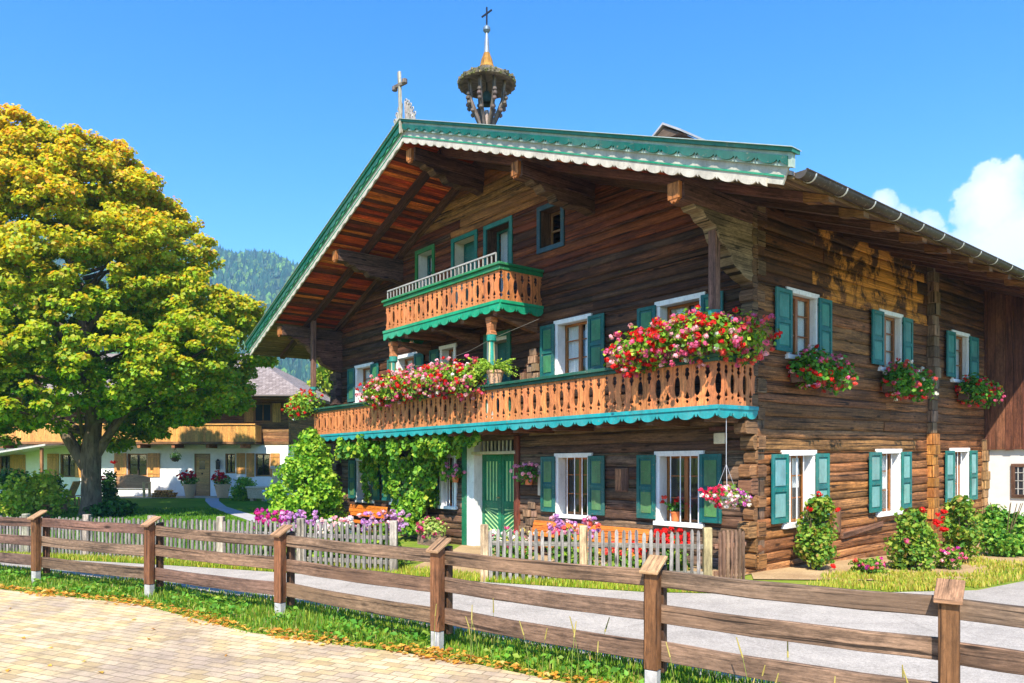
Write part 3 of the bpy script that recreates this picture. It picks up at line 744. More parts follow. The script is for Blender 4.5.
def corner_logs():
    # log ends that stand out at the house corners and at the cross wall
    mb = MB(Hm); z = -.45; k = 0
    while z < 5.65:
        h = uni(.20, .27); c = jit(random.choice([(.22, .105, .04), (.165, .082, .036), (.25, .118, .042), (.19, .10, .048)]) if z < 2.4 else (.13, .075, .04), .2)
        ext = .14 + .08 * math.sin(k * 1.9) + uni(-.06, .06)
        if 2.0 < z < 2.5: ext = .30
        if z > 2.5: ext = uni(.10, .20)
        if z > 4.3: ext = .12
        e2 = uni(.03, .09)
        prof = [(-ext, z + .03), (-ext + .03, z + .004), (.02, z + .004), (.02, z + h - .004), (-ext + .04, z + h - .004), (-ext - .01, z + h - .05), (-ext - .015, z + h * .5)]
        mb.prism(prof, 0, -e2 * .2, uni(.18, .24), c, 'log')
        if k % 2 == 0: mb.box(-uni(.02, .05), .25, -.015, uni(.18, .24), z + .01, z + h - .02, jit(c, .2), 'log', 0)
        z += h; k += 1
    mb.build('corner_logs', house, .006)
    mb = MB(Hm); z = -.5; k = 0
    while z < 5.7:
        h = uni(.20, .26); c = jit((.36, .15, .035) if z < 2.2 else (.17, .11, .065), .25)
        mb.box(-uni(.10, .17), .02, 6.56 + uni(-.03, .03), 6.84 + uni(-.03, .05), z + .004, z + h - .004, c, 'log', 2)
        z += h; k += 1
    mb.build('crosswall_logs', house, .008)
    mb = MB(Hm); z = -.6
    while z < 2.0:
        h = uni(.20, .27); mb.box(-uni(.05, .12), .03, 9.82 + uni(-.04, .03), 10.2, z + .004, z + h - .004, jit((.29, .17, .075)), 'log', 2); z += h
    mb.build('crosswall_logs', house, .008)
    mb = MB(Hm); z = -.45
    while z < 5.4:
        h = uni(.2, .27); mb.box(14.0, 14.27 + uni(0, .14), -uni(.06, .2), .02, z + .004, z + h - .004, jit((.08, .05, .04)), 'log', 0); z += h
    mb.build('corner_logs', house, .006)
    for (u0, u1, z0, z1) in ((4.98, 5.62, -.1, .78), (5.0, 5.5, 3.3, 4.05)):   # log ends of inner walls
        mb = MB(Hm); z = z0
        while z < z1:
            f = (z - z0) / (z1 - z0); w2 = (u1 - u0) * (1 - .55 * f)
            u = u0 + (u1 - u0) * f * .3
            while u < u0 + w2:
                q = uni(.14, .24); mb.box(u + .006, u + q, -uni(.04, .12), 0, z + .005, z + .16 + uni(-.02, .02), jit((.24, .15, .09), .3), 'log', 2); u += q
            z += .17
        mb.build('log_ends', house, .012)
corner_logs()

# ------------------------------------------------------------------ windows
def shutter(T, parent, s0, s1, z0, z1, fc, pc, d=.045, tilt=0.0):
    mb = MB(T); w2 = s1 - s0; t = .034; fr = .065 if w2 > .38 else .055
    def bx(a, b, c, e, da, db, col, ax): mb.box(a, b, da, db, c, e, col, 'paint', ax)
    bx(s0, s0 + fr, z0, z1, d, d + t, jit(fc, .06), 2); bx(s1 - fr, s1, z0, z1, d, d + t, jit(fc, .06), 2)
    zm = z0 + (z1 - z0) * .48
    for a, b in ((z0, z0 + fr), (zm - fr * .5, zm + fr * .5), (z1 - fr, z1)):
        bx(s0 + fr + .001, s1 - fr - .001, a, b, d + .001, d + t - .001, jit(fc, .06), 0)
    for a, b in ((z0 + fr, zm - fr * .5), (zm + fr * .5, z1 - fr)):
        bx(s0 + fr, s1 - fr, a, b, d + .006, d + .016, jit(fc, .06), 2)
        bx(s0 + fr + .03, s1 - fr - .03, a + .035, b - .035, d + .016, d + .027, jit(pc, .08), 2)
    for zz in (z0 + .12, z1 - .14):
        mb.box(s0 + .01, s0 + .03, d - .03, d + .001, zz, zz + .05, (.05, .05, .05), 'metal')
    o = mb.build('shutter', parent, .004)
    return o
def window(T, wd, side=False, front_panel=TEALP):
    c, w2, zb, zt, st = wd; a, b = c - w2 / 2, c + w2 / 2; fw = .085; rev = -.20 if not side else (-.15 if zb < 2 else -.10)
    mb = MB(T); wc = lambda: jit(WHITE, .02, .01)
    pr = .03
    if side and st == 's_up': fw = .075
    mb.box(a - .03, b + .03, -.03, pr + .008, zt - fw - .005, zt, wc(), 'white', 0)
    mb.box(a, a + fw, -.03, pr, zb + .075, zt - fw - .006, wc(), 'white', 2); mb.box(b - fw, b, -.03, pr, zb + .075, zt - fw - .006, wc(), 'white', 2)
    mb.box(a - .03, b + .03, -.03, pr + .035, zb, zb + .075, wc(), 'white', 0)
    ia, ib, ja, jb = a + fw - .012, b - fw + .012, zb + .063, zt - fw + .006
    mb.box(ia - .05, ia, rev, -.031, ja, jb, wc(), 'white', 2); mb.box(ib, ib + .05, rev, -.031, ja, jb, wc(), 'white', 2)
    mb.box(ia - .05, ib + .05, rev, -.032, jb, jb + .05, wc(), 'white', 0); mb.box(ia - .05, ib + .05, rev, -.032, ja - .05, ja, wc(), 'white', 0)
    p = mb.build('window', house, .004)
    # casement
    mb = MB(T); cc = lambda: jit(CASE, .12); f2 = .05; d0, d1 = rev - .05, rev - .002
    m = 'varnish'
    mb.box(ia, ia + f2, d0, d1, ja, jb, cc(), m, 2); mb.box(ib - f2, ib, d0, d1, ja, jb, cc(), m, 2)
    mb.box(ia + f2, ib - f2, d0, d1, ja, ja + f2, cc(), m, 0); mb.box(ia + f2, ib - f2, d0, d1, jb - f2, jb, cc(), m, 0)
    cm = (ia + ib) / 2; mb.box(cm - .04, cm + .04, d0 - .003, d1 + .008, ja + f2, jb - f2, cc(), m, 2)
    for t in (.36, .69):
        z = ja + (jb - ja) * t
        for q0, q1 in ((ia + f2, cm - .04), (cm + .04, ib - f2)): mb.box(q0, q1, d0 + .012, d1 - .008, z - .012, z + .012, cc(), m, 0)
    mb.build('casement', p, .003)
    mb = MB(T); mb.box(ia + .01, ib - .01, d0 + .018, d0 + .024, ja + .01, jb - .01, (1, 1, 1), 'glass'); mb.build('pane', p)
    # curtain
    if st in ('up_curtain', 's_up', 'up', 'low', 's_iron', 'up_plain'):
        mb = MB(T); n = 44; vs = []; S = [ia + .02 + (ib - ia - .04) * i / n for i in range(n + 1)]
        zlow = ja + .02 if st in ('up_curtain', 's_up') else ja + (jb - ja) * uni(.35, .55)
        for s in S:
            gap = abs(s - cm) / ((ib - ia) / 2); zz = zlow
            d = d0 - .03 + .014 * math.sin(s * 62) + .008 * math.sin(s * 27 + 1)
            vs += [(s, d, zz), (s, d + .006, jb)]
        fs = []; keep = (.10 if st in ('s_up', 'up_curtain') else .0)
        for i in range(n):
            if abs((S[i] + S[i + 1]) / 2 - cm) > keep * (ib - ia): fs.append((2 * i, 2 * i + 2, 2 * i + 3, 2 * i + 1))
        mb.add(vs, fs, [[(vs[j][0], vs[j][2]) for j in f] for f in fs], (.90, .90, .88), 'cloth', True); mb.build('curtain', p)
    if 'iron' in st:
        mb = MB(T)
        for t in (.25, .5, .75):
            s = ia + (ib - ia) * t; mb.tube([(s, -.035, ja - .01), (s, -.035, jb + .01)], .0105, (.80, .80, .80), 'white', 6)
        mb.build('window_bars', p)
    # shutters
    if st == 'low_iron_plain' and w2 < .8: sh = [(b + .01, b + .40)]
    elif st == 'up_plain': sh = [(b + .02, b + .41)]
    elif side: sh = [(a - .42, a + .07), (b - .04, b + .40)]
    else: sh = [(a - .40, a + .025), (b - .02, b + .37 + .03)]
    if side and zb > 3 and c > 8: sh[1] = (b - .05, b + .48)
    for i, (q0, q1) in enumerate(sh): shutter(T, p, q0, q1, zb + .105, zt - .06, TEAL if not side else (.008, .155, .14), front_panel if not side else ((.16, .36, .33) if zb < 2 else (.05, .24, .19)))  # side panels coloured pale as if sunlit below, darker as if shaded above
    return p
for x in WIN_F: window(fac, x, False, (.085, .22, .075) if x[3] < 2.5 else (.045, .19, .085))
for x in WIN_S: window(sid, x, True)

def gable_window(wd):
    c, w2, zb, zt, st = wd; a, b = c - w2 / 2, c + w2 / 2; fw = .10
    oc = {'green': (.02, .20, .05), 'teal': (.012, .17, .12), 'tealdoor': (.012, .17, .14), 'blue': (.012, .06, .08)}[st]
    rc = {'green': (.70, .68, .62), 'teal': (.72, .66, .52), 'tealdoor': (.12, .06, .035), 'blue': (.14, .08, .05)}[st]
    mb = MB(fac)
    mb.box(a, b, -.02, .03, zt - fw, zt, jit(oc, .05), 'paint', 0); mb.box(a, b, -.02, .03, zb, zb + fw, jit(oc, .05), 'paint', 0)
    mb.box(a, a + fw, -.02, .028, zb + fw, zt - fw, jit(oc, .05), 'paint', 2); mb.box(b - fw, b, -.02, .028, zb + fw, zt - fw, jit(oc, .05), 'paint', 2)
    ia, ib, ja, jb = a + fw - .01, b - fw + .01, zb + fw - .01, zt - fw + .01; rv = -.30
    rm = 'white' if st in ('green', 'teal') else 'plank'
    mb.box(ia - .04, ia, rv, -.021, ja, jb, rc, rm, 2); mb.box(ib, ib + .04, rv, -.021, ja, jb, rc, rm, 2)
    mb.box(ia - .04, ib + .04, rv, -.022, jb, jb + .04, rc, rm, 0); mb.box(ia - .04, ib + .04, rv, -.022, ja - .04, ja, rc, rm, 0)
    p = mb.build('window', house, .004)
    mb = MB(fac); cc = (.015, .12, .10) if st != 'blue' else (.25, .13, .05); f2 = .06; m = 'paint' if st != 'blue' else 'varnish'
    cm = (ia + ib) / 2; d0, d1 = rv - .04, rv
    for q0, q1 in ((ia, ia + f2), (cm - .035, cm + .035), (ib - f2, ib)): mb.box(q0, q1, d0, d1, ja, jb, cc, m, 2)
    for q0, q1 in ((ja, ja + f2), (jb - f2, jb), ((ja + jb) / 2 - .02, (ja + jb) / 2 + .02)):
        mb.box(ia + f2, cm - .035, d0 + .002, d1 - .002, q0, q1, cc, m, 0); mb.box(cm + .035, ib - f2, d0 + .002, d1 - .002, q0, q1, cc, m, 0)
    if st == 'teal':
        mb.box(ia + f2, cm - .03, d0 + .006, d1 - .012, ja, jb - f2, (.015, .13, .10), m, 2); mb.box(cm + .03, ib - f2, d0 + .006, d1 - .012, ja, jb - f2, (.015, .13, .10), m, 2)
    mb.build('casement', p, .003)
    mb = MB(fac); mb.box(ia + .01, ib - .01, d0 + .012, d0 + .016, ja + .01, jb - .01, (1, 1, 1), 'glass'); mb.build('pane', p)
    if st in ('tealdoor', 'green'):
        mb = MB(fac); vs = []; n = 30; S = [ia + .05 + (ib - ia - .1) * i / n for i in range(n + 1)]
        for s in S: d = d0 - .05 + .015 * math.sin(s * 70); vs += [(s, d, ja), (s, d, jb)]
        fs = [(2 * i, 2 * i + 2, 2 * i + 3, 2 * i + 1) for i in range(n) if not (.38 < i / n < .62)]
        mb.add(vs, fs, [[(vs[j][0], vs[j][2]) for j in f] for f in fs], (.75, .76, .78), 'cloth', True); mb.build('curtain', p)
for x in GAB: gable_window(x)

def hatch_and_sign():
    mb = MB(fac)
    mb.box(2.63, 2.94, -.01, .03, 1.19, 1.63, (.13, .07, .045), 'plank', 2); mb.box(2.78, 2.93, .03, .042, 1.21, 1.61, (.20, .10, .05), 'plank', 2); mb.box(2.64, 2.775, .03, .045, 1.21, 1.61, (.14, .075, .05), 'plank', 2)
    mb.build('wall_hatch', house, .004)
    mb = MB(sid); mb.box(2.42, 2.68, -.01, .035, .42, .84, (.24, .12, .06), 'plank', 2); mb.build('wall_hatch', house, .004)
    mb = MB(sid); mb.hexa([(2.72, -.01, .30), (4.35, -.01, .42), (4.35, .05, .42), (2.72, .05, .30), (2.72, -.01, .40), (4.35, -.01, .51), (4.35, .05, .51), (2.72, .05, .40)], (.17, .085, .05), 'plank'); mb.build('wall_beam', house, .006)
    mb = MB(fac); mb.box(.52, .73, .01, .10, 2.02, 2.20, (.66, .58, .42), 'paint'); mb.build('junction_box', house, .01)
    mb = MB(fac); mb.box(.35, .85, .02, .05, 2.24, 2.30, (.10, .02, .015), 'paint'); mb.build('name_board', house, .004)
hatch_and_sign()

# ------------------------------------------------------------------ front door
def front_door():
    mb = MB(fac)
    mb.box(7.58, 7.76, -.05, .06, -.3, 2.30, (.010, .17, .075), 'paint', 2)           # green post
    mb.box(7.30, 7.575, -.32, .045, -.3, 2.26, WHITE, 'white', 2)                       # white jamb
    mb.box(5.86, 7.57, -.05, .05, 2.24, 2.42, (.12, .07, .04), 'plank', 0)
    mb.box(5.70, 5.86, -.25, .05, -.3, 2.32, (.16, .045, .025), 'plank', 2)
    mb.box(5.80, 7.36, -.20, .075, 1.93, 2.0, (.55, .48, .34), 'paint', 0)              # transom
    p = mb.build('door', house, .006)
    mb = MB(fac)
    for k in range(10):
        s = 6.02 + k * .138; mb.box(s, s + .05, -.16, -.13, 2.0, 2.24, (.78, .70, .48), 'paint', 2)
    mb.build('fanlight_grille', p, .003)
    mb = MB(fac); mb.box(5.87, 7.30, -.24, -.235, 1.98, 2.26, (1, 1, 1), 'glass'); mb.build('pane', p)
    for (a, b, sg) in ((5.88, 6.585, 1), (6.60, 7.30, -1)):
        mb = MB(fac); g = (.006, .17, .075); lg = (.36, .62, .25)
        mb.box(a, b, -.26, -.215, -.2, 1.93, g, 'paint', 2)
        for z0, z1 in ((-.2, -.06), (.70, .86), (1.79, 1.93)): mb.box(a, b, -.214, -.200, z0, z1, jit(g, .1), 'paint', 0)
        for q in (a, b - .10): mb.box(q, q + .10, -.214, -.198, -.06, 1.79, jit(g, .1), 'paint', 2)
        for k in range(4):
            s = a + .165 + k * .115; mb.box(s - .019, s + .019, -.214, -.199, .87, 1.77, lg, 'paint', 2)
        for k in range(8):          # slanted slats of the lower panel
            z = -.08 + k * .105; s0, s1 = a + .11, b - .11
            za, zb = (z, z + .30) if sg < 0 else (z + .30, z)
            vs = []
            def cl(s, zz): return min(max(zz, -.055), .695)
            P = [(s0, -.214, cl(0, za)), (s1, -.214, cl(0, zb)), (s1, -.199, cl(0, zb)), (s0, -.199, cl(0, za)),
                 (s0, -.214, cl(0, za + .038)), (s1, -.214, cl(0, zb + .038)), (s1, -.199, cl(0, zb + .038)), (s0, -.199, cl(0, za + .038))]
            if abs(P[4][2] - P[0][2]) + abs(P[5][2] - P[1][2]) > .02: mb.hexa(P, lg, 'paint')
        leaf = mb.build('door_leaf', p, .003)
    mb = MB(fac); mb.tube([(6.66, -.19, .95), (6.66, -.13, .95), (6.56, -.125, .95)], .014, (.35, .25, .10), 'metal', 6); mb.build('handle', p)
    mb = MB(fac); mb.box(5.6, 7.6, -.3, .55, -.42, -.30, (.40, .37, .33), 'stone', 0); mb.build('doorstep', p, .02)
    # balcony door
    mb = MB(fac)
    mb.box(6.83, 6.95, -.03, .04, 2.6, 4.66, (.012, .14, .075), 'paint', 2); mb.box(6.0, 6.12, -.03, .04, 2.6, 4.66, (.012, .14, .075), 'paint', 2); mb.box(6.12, 6.83, -.03, .04, 4.54, 4.66, (.012, .14, .075), 'paint', 0)
    mb.box(6.77, 6.83, -.3, .03, 2.6, 4.5, (.72, .70, .64), 'white', 2); mb.box(6.12, 6.77, -.3, .03, 4.46, 4.54, (.66, .62, .5), 'white', 0)
    p = mb.build('door', house, .004)
    mb = MB(fac); mb.box(6.12, 6.77, -.28, -.24, 2.6, 4.46, (.010, .11, .08), 'paint', 2); mb.box(6.2, 6.42, -.239, -.225, 2.75, 4.3, (.012, .14, .10), 'paint', 2); mb.box(6.47, 6.69, -.239, -.225, 2.75, 4.3, (.012, .14, .10), 'paint', 2); mb.build('door_leaf', p, .003)
front_door()

# ------------------------------------------------------------------ balconies
def gapA(t):
    g = .0025
    if abs(t - .49) < .23: g = max(g, .056 * math.sqrt(max(0, 1 - ((t - .49) / .23) ** 2)) ** .6)
    for c0, r0 in ((.80, .034), (.17, .034), (.905, .03)):
        if abs(t - c0) < .05: g = max(g, r0 * math.sqrt(max(0, 1 - ((t - c0) / .05) ** 2)))
    return g
def gapB(t):
    g = .0025
    for c0, h0, r0 in ((.87, .06, .042), (.77, .06, .050), (.69, .06, .024)):
        if abs(t - c0) < h0: g = max(g, r0 * math.sqrt(max(0, 1 - ((t - c0) / h0) ** 2)))
    if .20 < t < .40: g = max(g, .054 * (1 - (t - .20) / .20))
    if abs(t - .13) < .04: g = max(g, .028 * math.sqrt(max(0, 1 - ((t - .13) / .04) ** 2)))
    return g
def balustrade(name, T, parent, s0, s1, d, z0, z1, col, pitch=.186):
    mb = MB(T); n = max(2, round((s1 - s0) / pitch)); n += n % 2; w2 = (s1 - s0) / n; Nz = 46
    for i in range(n):
        gl = gapA if i % 2 == 0 else gapB; gr = gapB if i % 2 == 0 else gapA
        c = jit(col, .14, .05); o = (uni(0, 40), uni(0, 40)); vs = []
        for k in range(Nz + 1):
            t = k / Nz; z = z0 + (z1 - z0) * t; a = s0 + i * w2 + gl(t); b = s0 + (i + 1) * w2 - gr(t)
            vs += [(a, d, z), (b, d, z), (a, d + .018, z), (b, d + .018, z)]
        fs = []; uvs = []
        for k in range(Nz):
            q = 4 * k; r = q + 4
            for f in ((q, q + 1, r + 1, r), (q + 2, r + 2, r + 3, q + 3), (q, r, r + 2, q + 2), (q + 1, q + 3, r + 3, r + 1)):
                fs.append(f); uvs.append([(vs[j][2] + o[0], vs[j][0] + o[1] + (vs[j][1] if f[1] - f[0] != 1 else 0)) for j in f])
        mb.add(vs, fs, uvs, c, 'bal')
    return mb.build(name, parent, recalc=True)
M['bal'] = wood_mat('painted_balcony_boards', (1.2, 16), (.75, 1.2), .6, False, .25, .6, .3, .18)
def lobes(s, a, p=.37):
    ph = (s / p) % 1.0
    if .1 < ph < .9: return -a * math.sqrt(max(0, 1 - ((ph - .5) / .4) ** 2)) * .9
    q = ph if ph <= .1 else ph - 1
    return -a * .55 * math.sqrt(max(0, 1 - (q / .055) ** 2)) if abs(q) < .055 else 0
def fascia(mb, s0, s1, d, zt, zm, a, col, p=.37):
    n = int((s1 - s0) / (p / 26)); S = [s0 + (s1 - s0) * i / n for i in range(n + 1)]
    mb.strip(S, [zm + lobes(s, a, p) for s in S], [zt] * (n + 1), d, d + .03, col, 'paint')
def sideT(u0): return lambda s, d, z: Hm(u0 - d, -s, z)     # balcony end that faces the yard: s = outward from wall
def sideTL(u0): return lambda s, d, z: Hm(u0 + d, -s, z)
def turned(mb, s, d, z0, z1, r, c1, c2):
    h = z1 - z0
    prof = [(r * 1.1, 0, c1), (r * 1.1, .08, c1), (r * .8, .1, c2), (r * .95, h * .35, c1), (r * .75, h * .75, c2), (r * .8, h * .86, c1), (r * 1.15, h * .88, c1), (r * 1.15, h, c1), (r * .6, h, c1)]
    # stripes by alternating faces of a 12 sided shaft
    n = 12
    for i in range(len(prof) - 1):
        for k in range(n):
            a0, a1 = 2 * math.pi * k / n, 2 * math.pi * (k + 1) / n
            (ra, za), (rb, zb) = prof[i][:2], prof[i + 1][:2]
            vs = [(s + ra * math.cos(a0), d + ra * math.sin(a0), z0 + za), (s + ra * math.cos(a1), d + ra * math.sin(a1), z0 + za), (s + rb * math.cos(a1), d + rb * math.sin(a1), z0 + zb), (s + rb * math.cos(a0), d + rb * math.sin(a0), z0 + zb)]
            col = c1 if (2 > i or i > 4 or k % 3 != 0) else (.62, .50, .26)
            mb.add(vs, [(0, 1, 2, 3)], [[(0, 0), (0, .1), (.1, .1), (.1, 0)]], col, 'paint', False)
def balcony(u0, u1, e, zf, zt0, zb1, zrail, tcol, rcol, lob, upper=False):
    mb = MB(fac)
    n = int((e - .05) / .16)
    for k in range(n):
        d0 = .02 + (e - .06) * k / n; mb.box(u0 + .02, u1 - .02, d0, d0 + (e - .06) / n - .006, zf - .05, zf, jit((.16, .08, .04)), 'plank', 0)
    k = u0 + .15
    while k < u1: mb.box(k, k + .13, -.02, e - .05, zf - .19, zf - .052, jit((.17, .08, .04)), 'plank', 1); k += 1.12
    mb.box(u0 + .05, u1 - .05, e - .17, e - .052, zf - .20, zf - .054, jit((.18, .085, .04)), 'plank', 0) if False else None
    p = mb.build('balcony', house)
    balustrade('balustrade', fac, p, u0 + .01, u1 - .01, e - .03, zt0, zb1, ORANGE)
    balustrade('balustrade', sideT(u0), p, .03, e - .035, -.005, zt0, zb1, ORANGE)
    balustrade('balustrade', sideTL(u1), p, .03, e - .035, -.005, zt0, zb1, ORANGE)
    mb = MB(fac); mb.box(u0 - .06, u1 + .06, e - .10, e + .07, zrail - .055, zrail, rcol, 'paint', 0); mb.box(u0 - .03, u1 + .03, e - .055, e + .03, zb1 - .005, zrail - .057, jit(rcol, .1), 'paint', 0)
    mb.box(u0 - .06, u0 + .07, .02, e - .102, zrail - .055, zrail, rcol, 'paint', 1); mb.box(u1 - .07, u1 + .06, .02, e - .102, zrail - .055, zrail, rcol, 'paint', 1)
    mb.box(u0 - .03, u0 + .03, .02, e - .058, zb1 - .005, zrail - .057, jit(rcol, .1), 'paint', 1); mb.box(u1 - .03, u1 + .03, .02, e - .058, zb1 - .005, zrail - .057, jit(rcol, .1), 'paint', 1)
    mb.build('handrail', p, .008)
    zm = zf - .06
    mb = MB(fac); mb.box(u0 - .03, u1 + .03, e + .004, e + .05, zt0 - .055, zt0 + .005, jit(tcol, .05), 'paint', 0); fascia(mb, u0 - .015, u1 + .015, e + .002, zt0 - .056, zm, lob, tcol); mb.build('fascia_trim', p)
    for TT, uu in ((sideT(u0), u0), (sideTL(u1), u1)):
        mb = MB(TT); mb.box(.02, e + .004, .004, .05, zt0 - .055, zt0 + .004, jit(tcol, .05), 'paint', 0); fascia(mb, .02, e + .03, .002, zt0 - .056, zm, lob, tcol); mb.build('fascia_trim', p)
    return p
bl = balcony(0.0, 13.75, 1.03, 2.53, 2.58, 3.24, 3.35, FTEAL, DKGREEN, .095)
bu = balcony(4.97, 9.44, 1.15, 4.90, 4.98, 5.59, 5.73, (.010, .30, .155), (.012, .20, .07), .095, True)
def balcony_extras():
    mb = MB(fac)   # small pale railing on top of the upper handrail
    a, b = 5.13, 9.36
    mb.box(a, b, 1.10, 1.14, 5.93, 5.965, (.38, .36, .34), 'paint', 0); mb.box(a, b, 1.105, 1.135, 5.735, 5.765, (.5, .47, .44), 'paint', 0)
    n = 30
    for k in range(n + 1):
        s = a + (b - a) * k / n; mb.box(s - .014, s + .014, 1.108, 1.132, 5.766, 5.929, jit((.34, .32, .30), .1), 'paint', 2)
    mb.build('top_rail', bu, .003)
    for u0 in (5.2, 7.2, 9.2):   # timbers under the upper balcony
        mb = MB(fac); mb.prism([(0, 4.45), (.25, 4.50), (.75, 4.62), (1.05, 4.70), (1.05, 4.71), (0, 4.71)], 0, u0 - .07, u0 + .07, (.17, .08, .04), 'plank'); mb.build('corbel', bu)
    for u in (.09, 13.80):
        mb = MB(fac); mb.box(u - .065, u + .065, .93, 1.06, 3.99, zr(u) - .35, (.17, .09, .065), 'plank', 2); turned(mb, u, .995, 3.35, 3.99, .085, (.012, .25, .22), (.02, .3, .24)); mb.build('roof_post', bl, .008)
    for u in (5.44, 9.31):
        mb = MB(fac); turned(mb, u, .99, 3.35, 4.36, .088, (.012, .26, .20), (.02, .3, .22))
        mb.box(u - .09, u + .09, .90, 1.08, 4.62, 4.72, ORANGE, 'bal', 0); mb.prism([(u - .08, 4.62), (u - .05, 4.45), (u - .085, 4.36), (u + .085, 4.36), (u + .05, 4.45), (u + .08, 4.62)], 1, .91, 1.07, (.42, .17, .07), 'bal')
        mb.build('balcony_post', bl, .006)
balcony_extras()

# ------------------------------------------------------------------ roof
def roof():
    mb = MB(Hm); VB = 18.6
    for sgn, ue in ((-1, UR), (1, UL)):
        n = 8
        for k in range(n):
            ua = RA + (ue - RA) * k / n; ub = RA + (ue - RA) * (k + 1) / n
            for j in range(10):
                va = -2.02 + (VB + 2.02) * j / 10; vb = -2.02 + (VB + 2.02) * (j + 1) / 10
                P = [(ua, va, zq(ua) - .05), (ub, va, zq(ub) - .05), (ub, vb, zq(ub) - .05), (ua, vb, zq(ua) - .05), (ua, va, zq(ua)), (ub, va, zq(ub)), (ub, vb, zq(ub)), (ua, vb, zq(ua))]
                fs = [(4, 5, 6, 7), (0, 3, 2, 1), (0, 1, 5, 4), (2, 3, 7, 6), (1, 2, 6, 5)]
                mb.add(P, fs, [[(P[q][1], P[q][0] * 1.08) for q in f] for f in fs], (1, 1, 1), 'shingle')
    mb.box(RA - .16, RA + .16, -2.0, VB, RZ - .225, RZ - .17, (.8, .7, .7), 'shingle', 1)
    rf = mb.build('roof', house)
    # underside boards, run along the eaves
    for sgn, ue in ((-1, UR), (1, UL)):
        mb = MB(Hm); L = abs(ue - RA); n = int(L / .11)
        for k in range(n):
            ua = RA + sgn * (L * k / n + .004); ub = RA + sgn * (L * (k + 1) / n - .004); d0 = uni(0, .012)
            c = jit(random.choice([(.40, .045, .010), (.50, .075, .012), (.18, .035, .012), (.58, .14, .02), (.10, .03, .014)]), .2)
            if sgn < 0 and k > n * .72: c = jit(random.choice([(.15, .095, .055), (.20, .12, .06), (.11, .07, .045)]), .2)
            if sgn > 0 and k > n * .8: c = jit(random.choice([(.22, .12, .05), (.16, .09, .04)]), .2)
            va = -1.98
            for vb in ((4 + uni(-1, 1)), 11 + uni(-1, 1), VB):
                P = [(ua, va, zq(ua) - .085 - d0), (ub, va, zq(ub) - .085 - d0), (ub, vb - .005, zq(ub) - .085 - d0), (ua, vb - .005, zq(ua) - .085 - d0), (ua, va, zq(ua) - .055), (ub, va, zq(ub) - .055), (ub, vb - .005, zq(ub) - .055), (ua, vb - .005, zq(ua) - .055)]
                mb.hexa(P, c, 'plank', None, 1); va = vb
        mb.build('soffit_boards', rf)
    # rafters
    mb = MB(Hm)
    vv = -1.12; first = True
    while vv < 18:
        for sgn, ue in ((-1, UR + .12), (1, UL - .12)):
            w2 = .15; c = jit((.10, .045, .03), .2)
            ua, ub = RA + sgn * .02, ue
            dz0, dz1 = -.10, -.27
            P = [(ua, vv, zq(ua) + dz1), (ub, vv, zq(ub) + dz1 + .05), (ub, vv + w2, zq(ub) + dz1 + .05), (ua, vv + w2, zq(ua) + dz1), (ua, vv, zq(ua) + dz0), (ub, vv, zq(ub) + dz0), (ub, vv + w2, zq(ub) + dz0), (ua, vv + w2, zq(ua) + dz0)]
            mb.hexa(P, c, 'plank', None, 0)
            if sgn < 0:   # tail ends over the side wall, lighter orange painted as sunlit tips
                ub2 = ub - .14
                for (q0, q1) in ((ub + .22, ub - .13),):
                    P = [(q0, vv - .005, zq(q0) + dz1 + .03), (q1, vv - .005, zq(q1) + dz1 + .085), (q1, vv + w2 + .005, zq(q1) + dz1 + .085), (q0, vv + w2 + .005, zq(q0) + dz1 + .03), (q0, vv - .005, zq(q0) + dz0 - .004), (q1, vv - .005, zq(q1) + dz0 - .004), (q1, vv + w2 + .005, zq(q1) + dz0 - .004), (q0, vv + w2 + .005, zq(q0) + dz0 - .004)]
                    mb.hexa(P, jit((.20, .09, .032), .25), 'plank', None, 0)
        vv += .98
    mb.build('rafters', rf)
    # purlins with carved consoles under the gable overhang
    def purlin(u, zt, big):
        mb = MB(Hm); c = jit((.10, .05, .033), .15); w2 = .13
        mb.box(u - w2, u + w2, -1.86, .3, zt - .30, zt, c, 'log', 1)
        d = .62 if not big else 1.25
        prof = [(-1.62, zt - .30), (-1.55, zt - .36), (-1.40, zt - .36), (-1.30, zt - .46), (-1.08, zt - .44 - .08 * big), (-.98, zt - .56 - .14 * big), (-.72, zt - .55 - .3 * big), (-.62, zt - .58 - .45 * big), (-.30, zt - d + .08), (.1, zt - d), (.1, zt - .30)]
        mb.prism(prof, 0, u - w2 * .92, u + w2 * .92, jit((.12, .062, .04) if not (big and u < 2) else (.20, .14, .085), .1), 'log')
        o = mb.build('purlin', rf, .012)
        mb = MB(Hm)
        mb.box(u - .10, u + .10, -1.93, -1.862, zt - .27, zt - .04, (.30, .11, .03), 'plank', 2)
        mb.prism([(u - .08, zt - .27), (u - .03, zt - .33), (u, zt - .30), (u + .03, zt - .33), (u + .08, zt - .27)], 1, -1.92, -1.865, (.28, .10, .03), 'plank')
        mb.build('purlin_end', o)
    for u, big in ((RA, 0), (3.6, 0), (10.6, 0), (.12, 1), (14.08, 1)):
        purlin(u, zr(u) - .475 - (.02 if u == RA else 0), big)
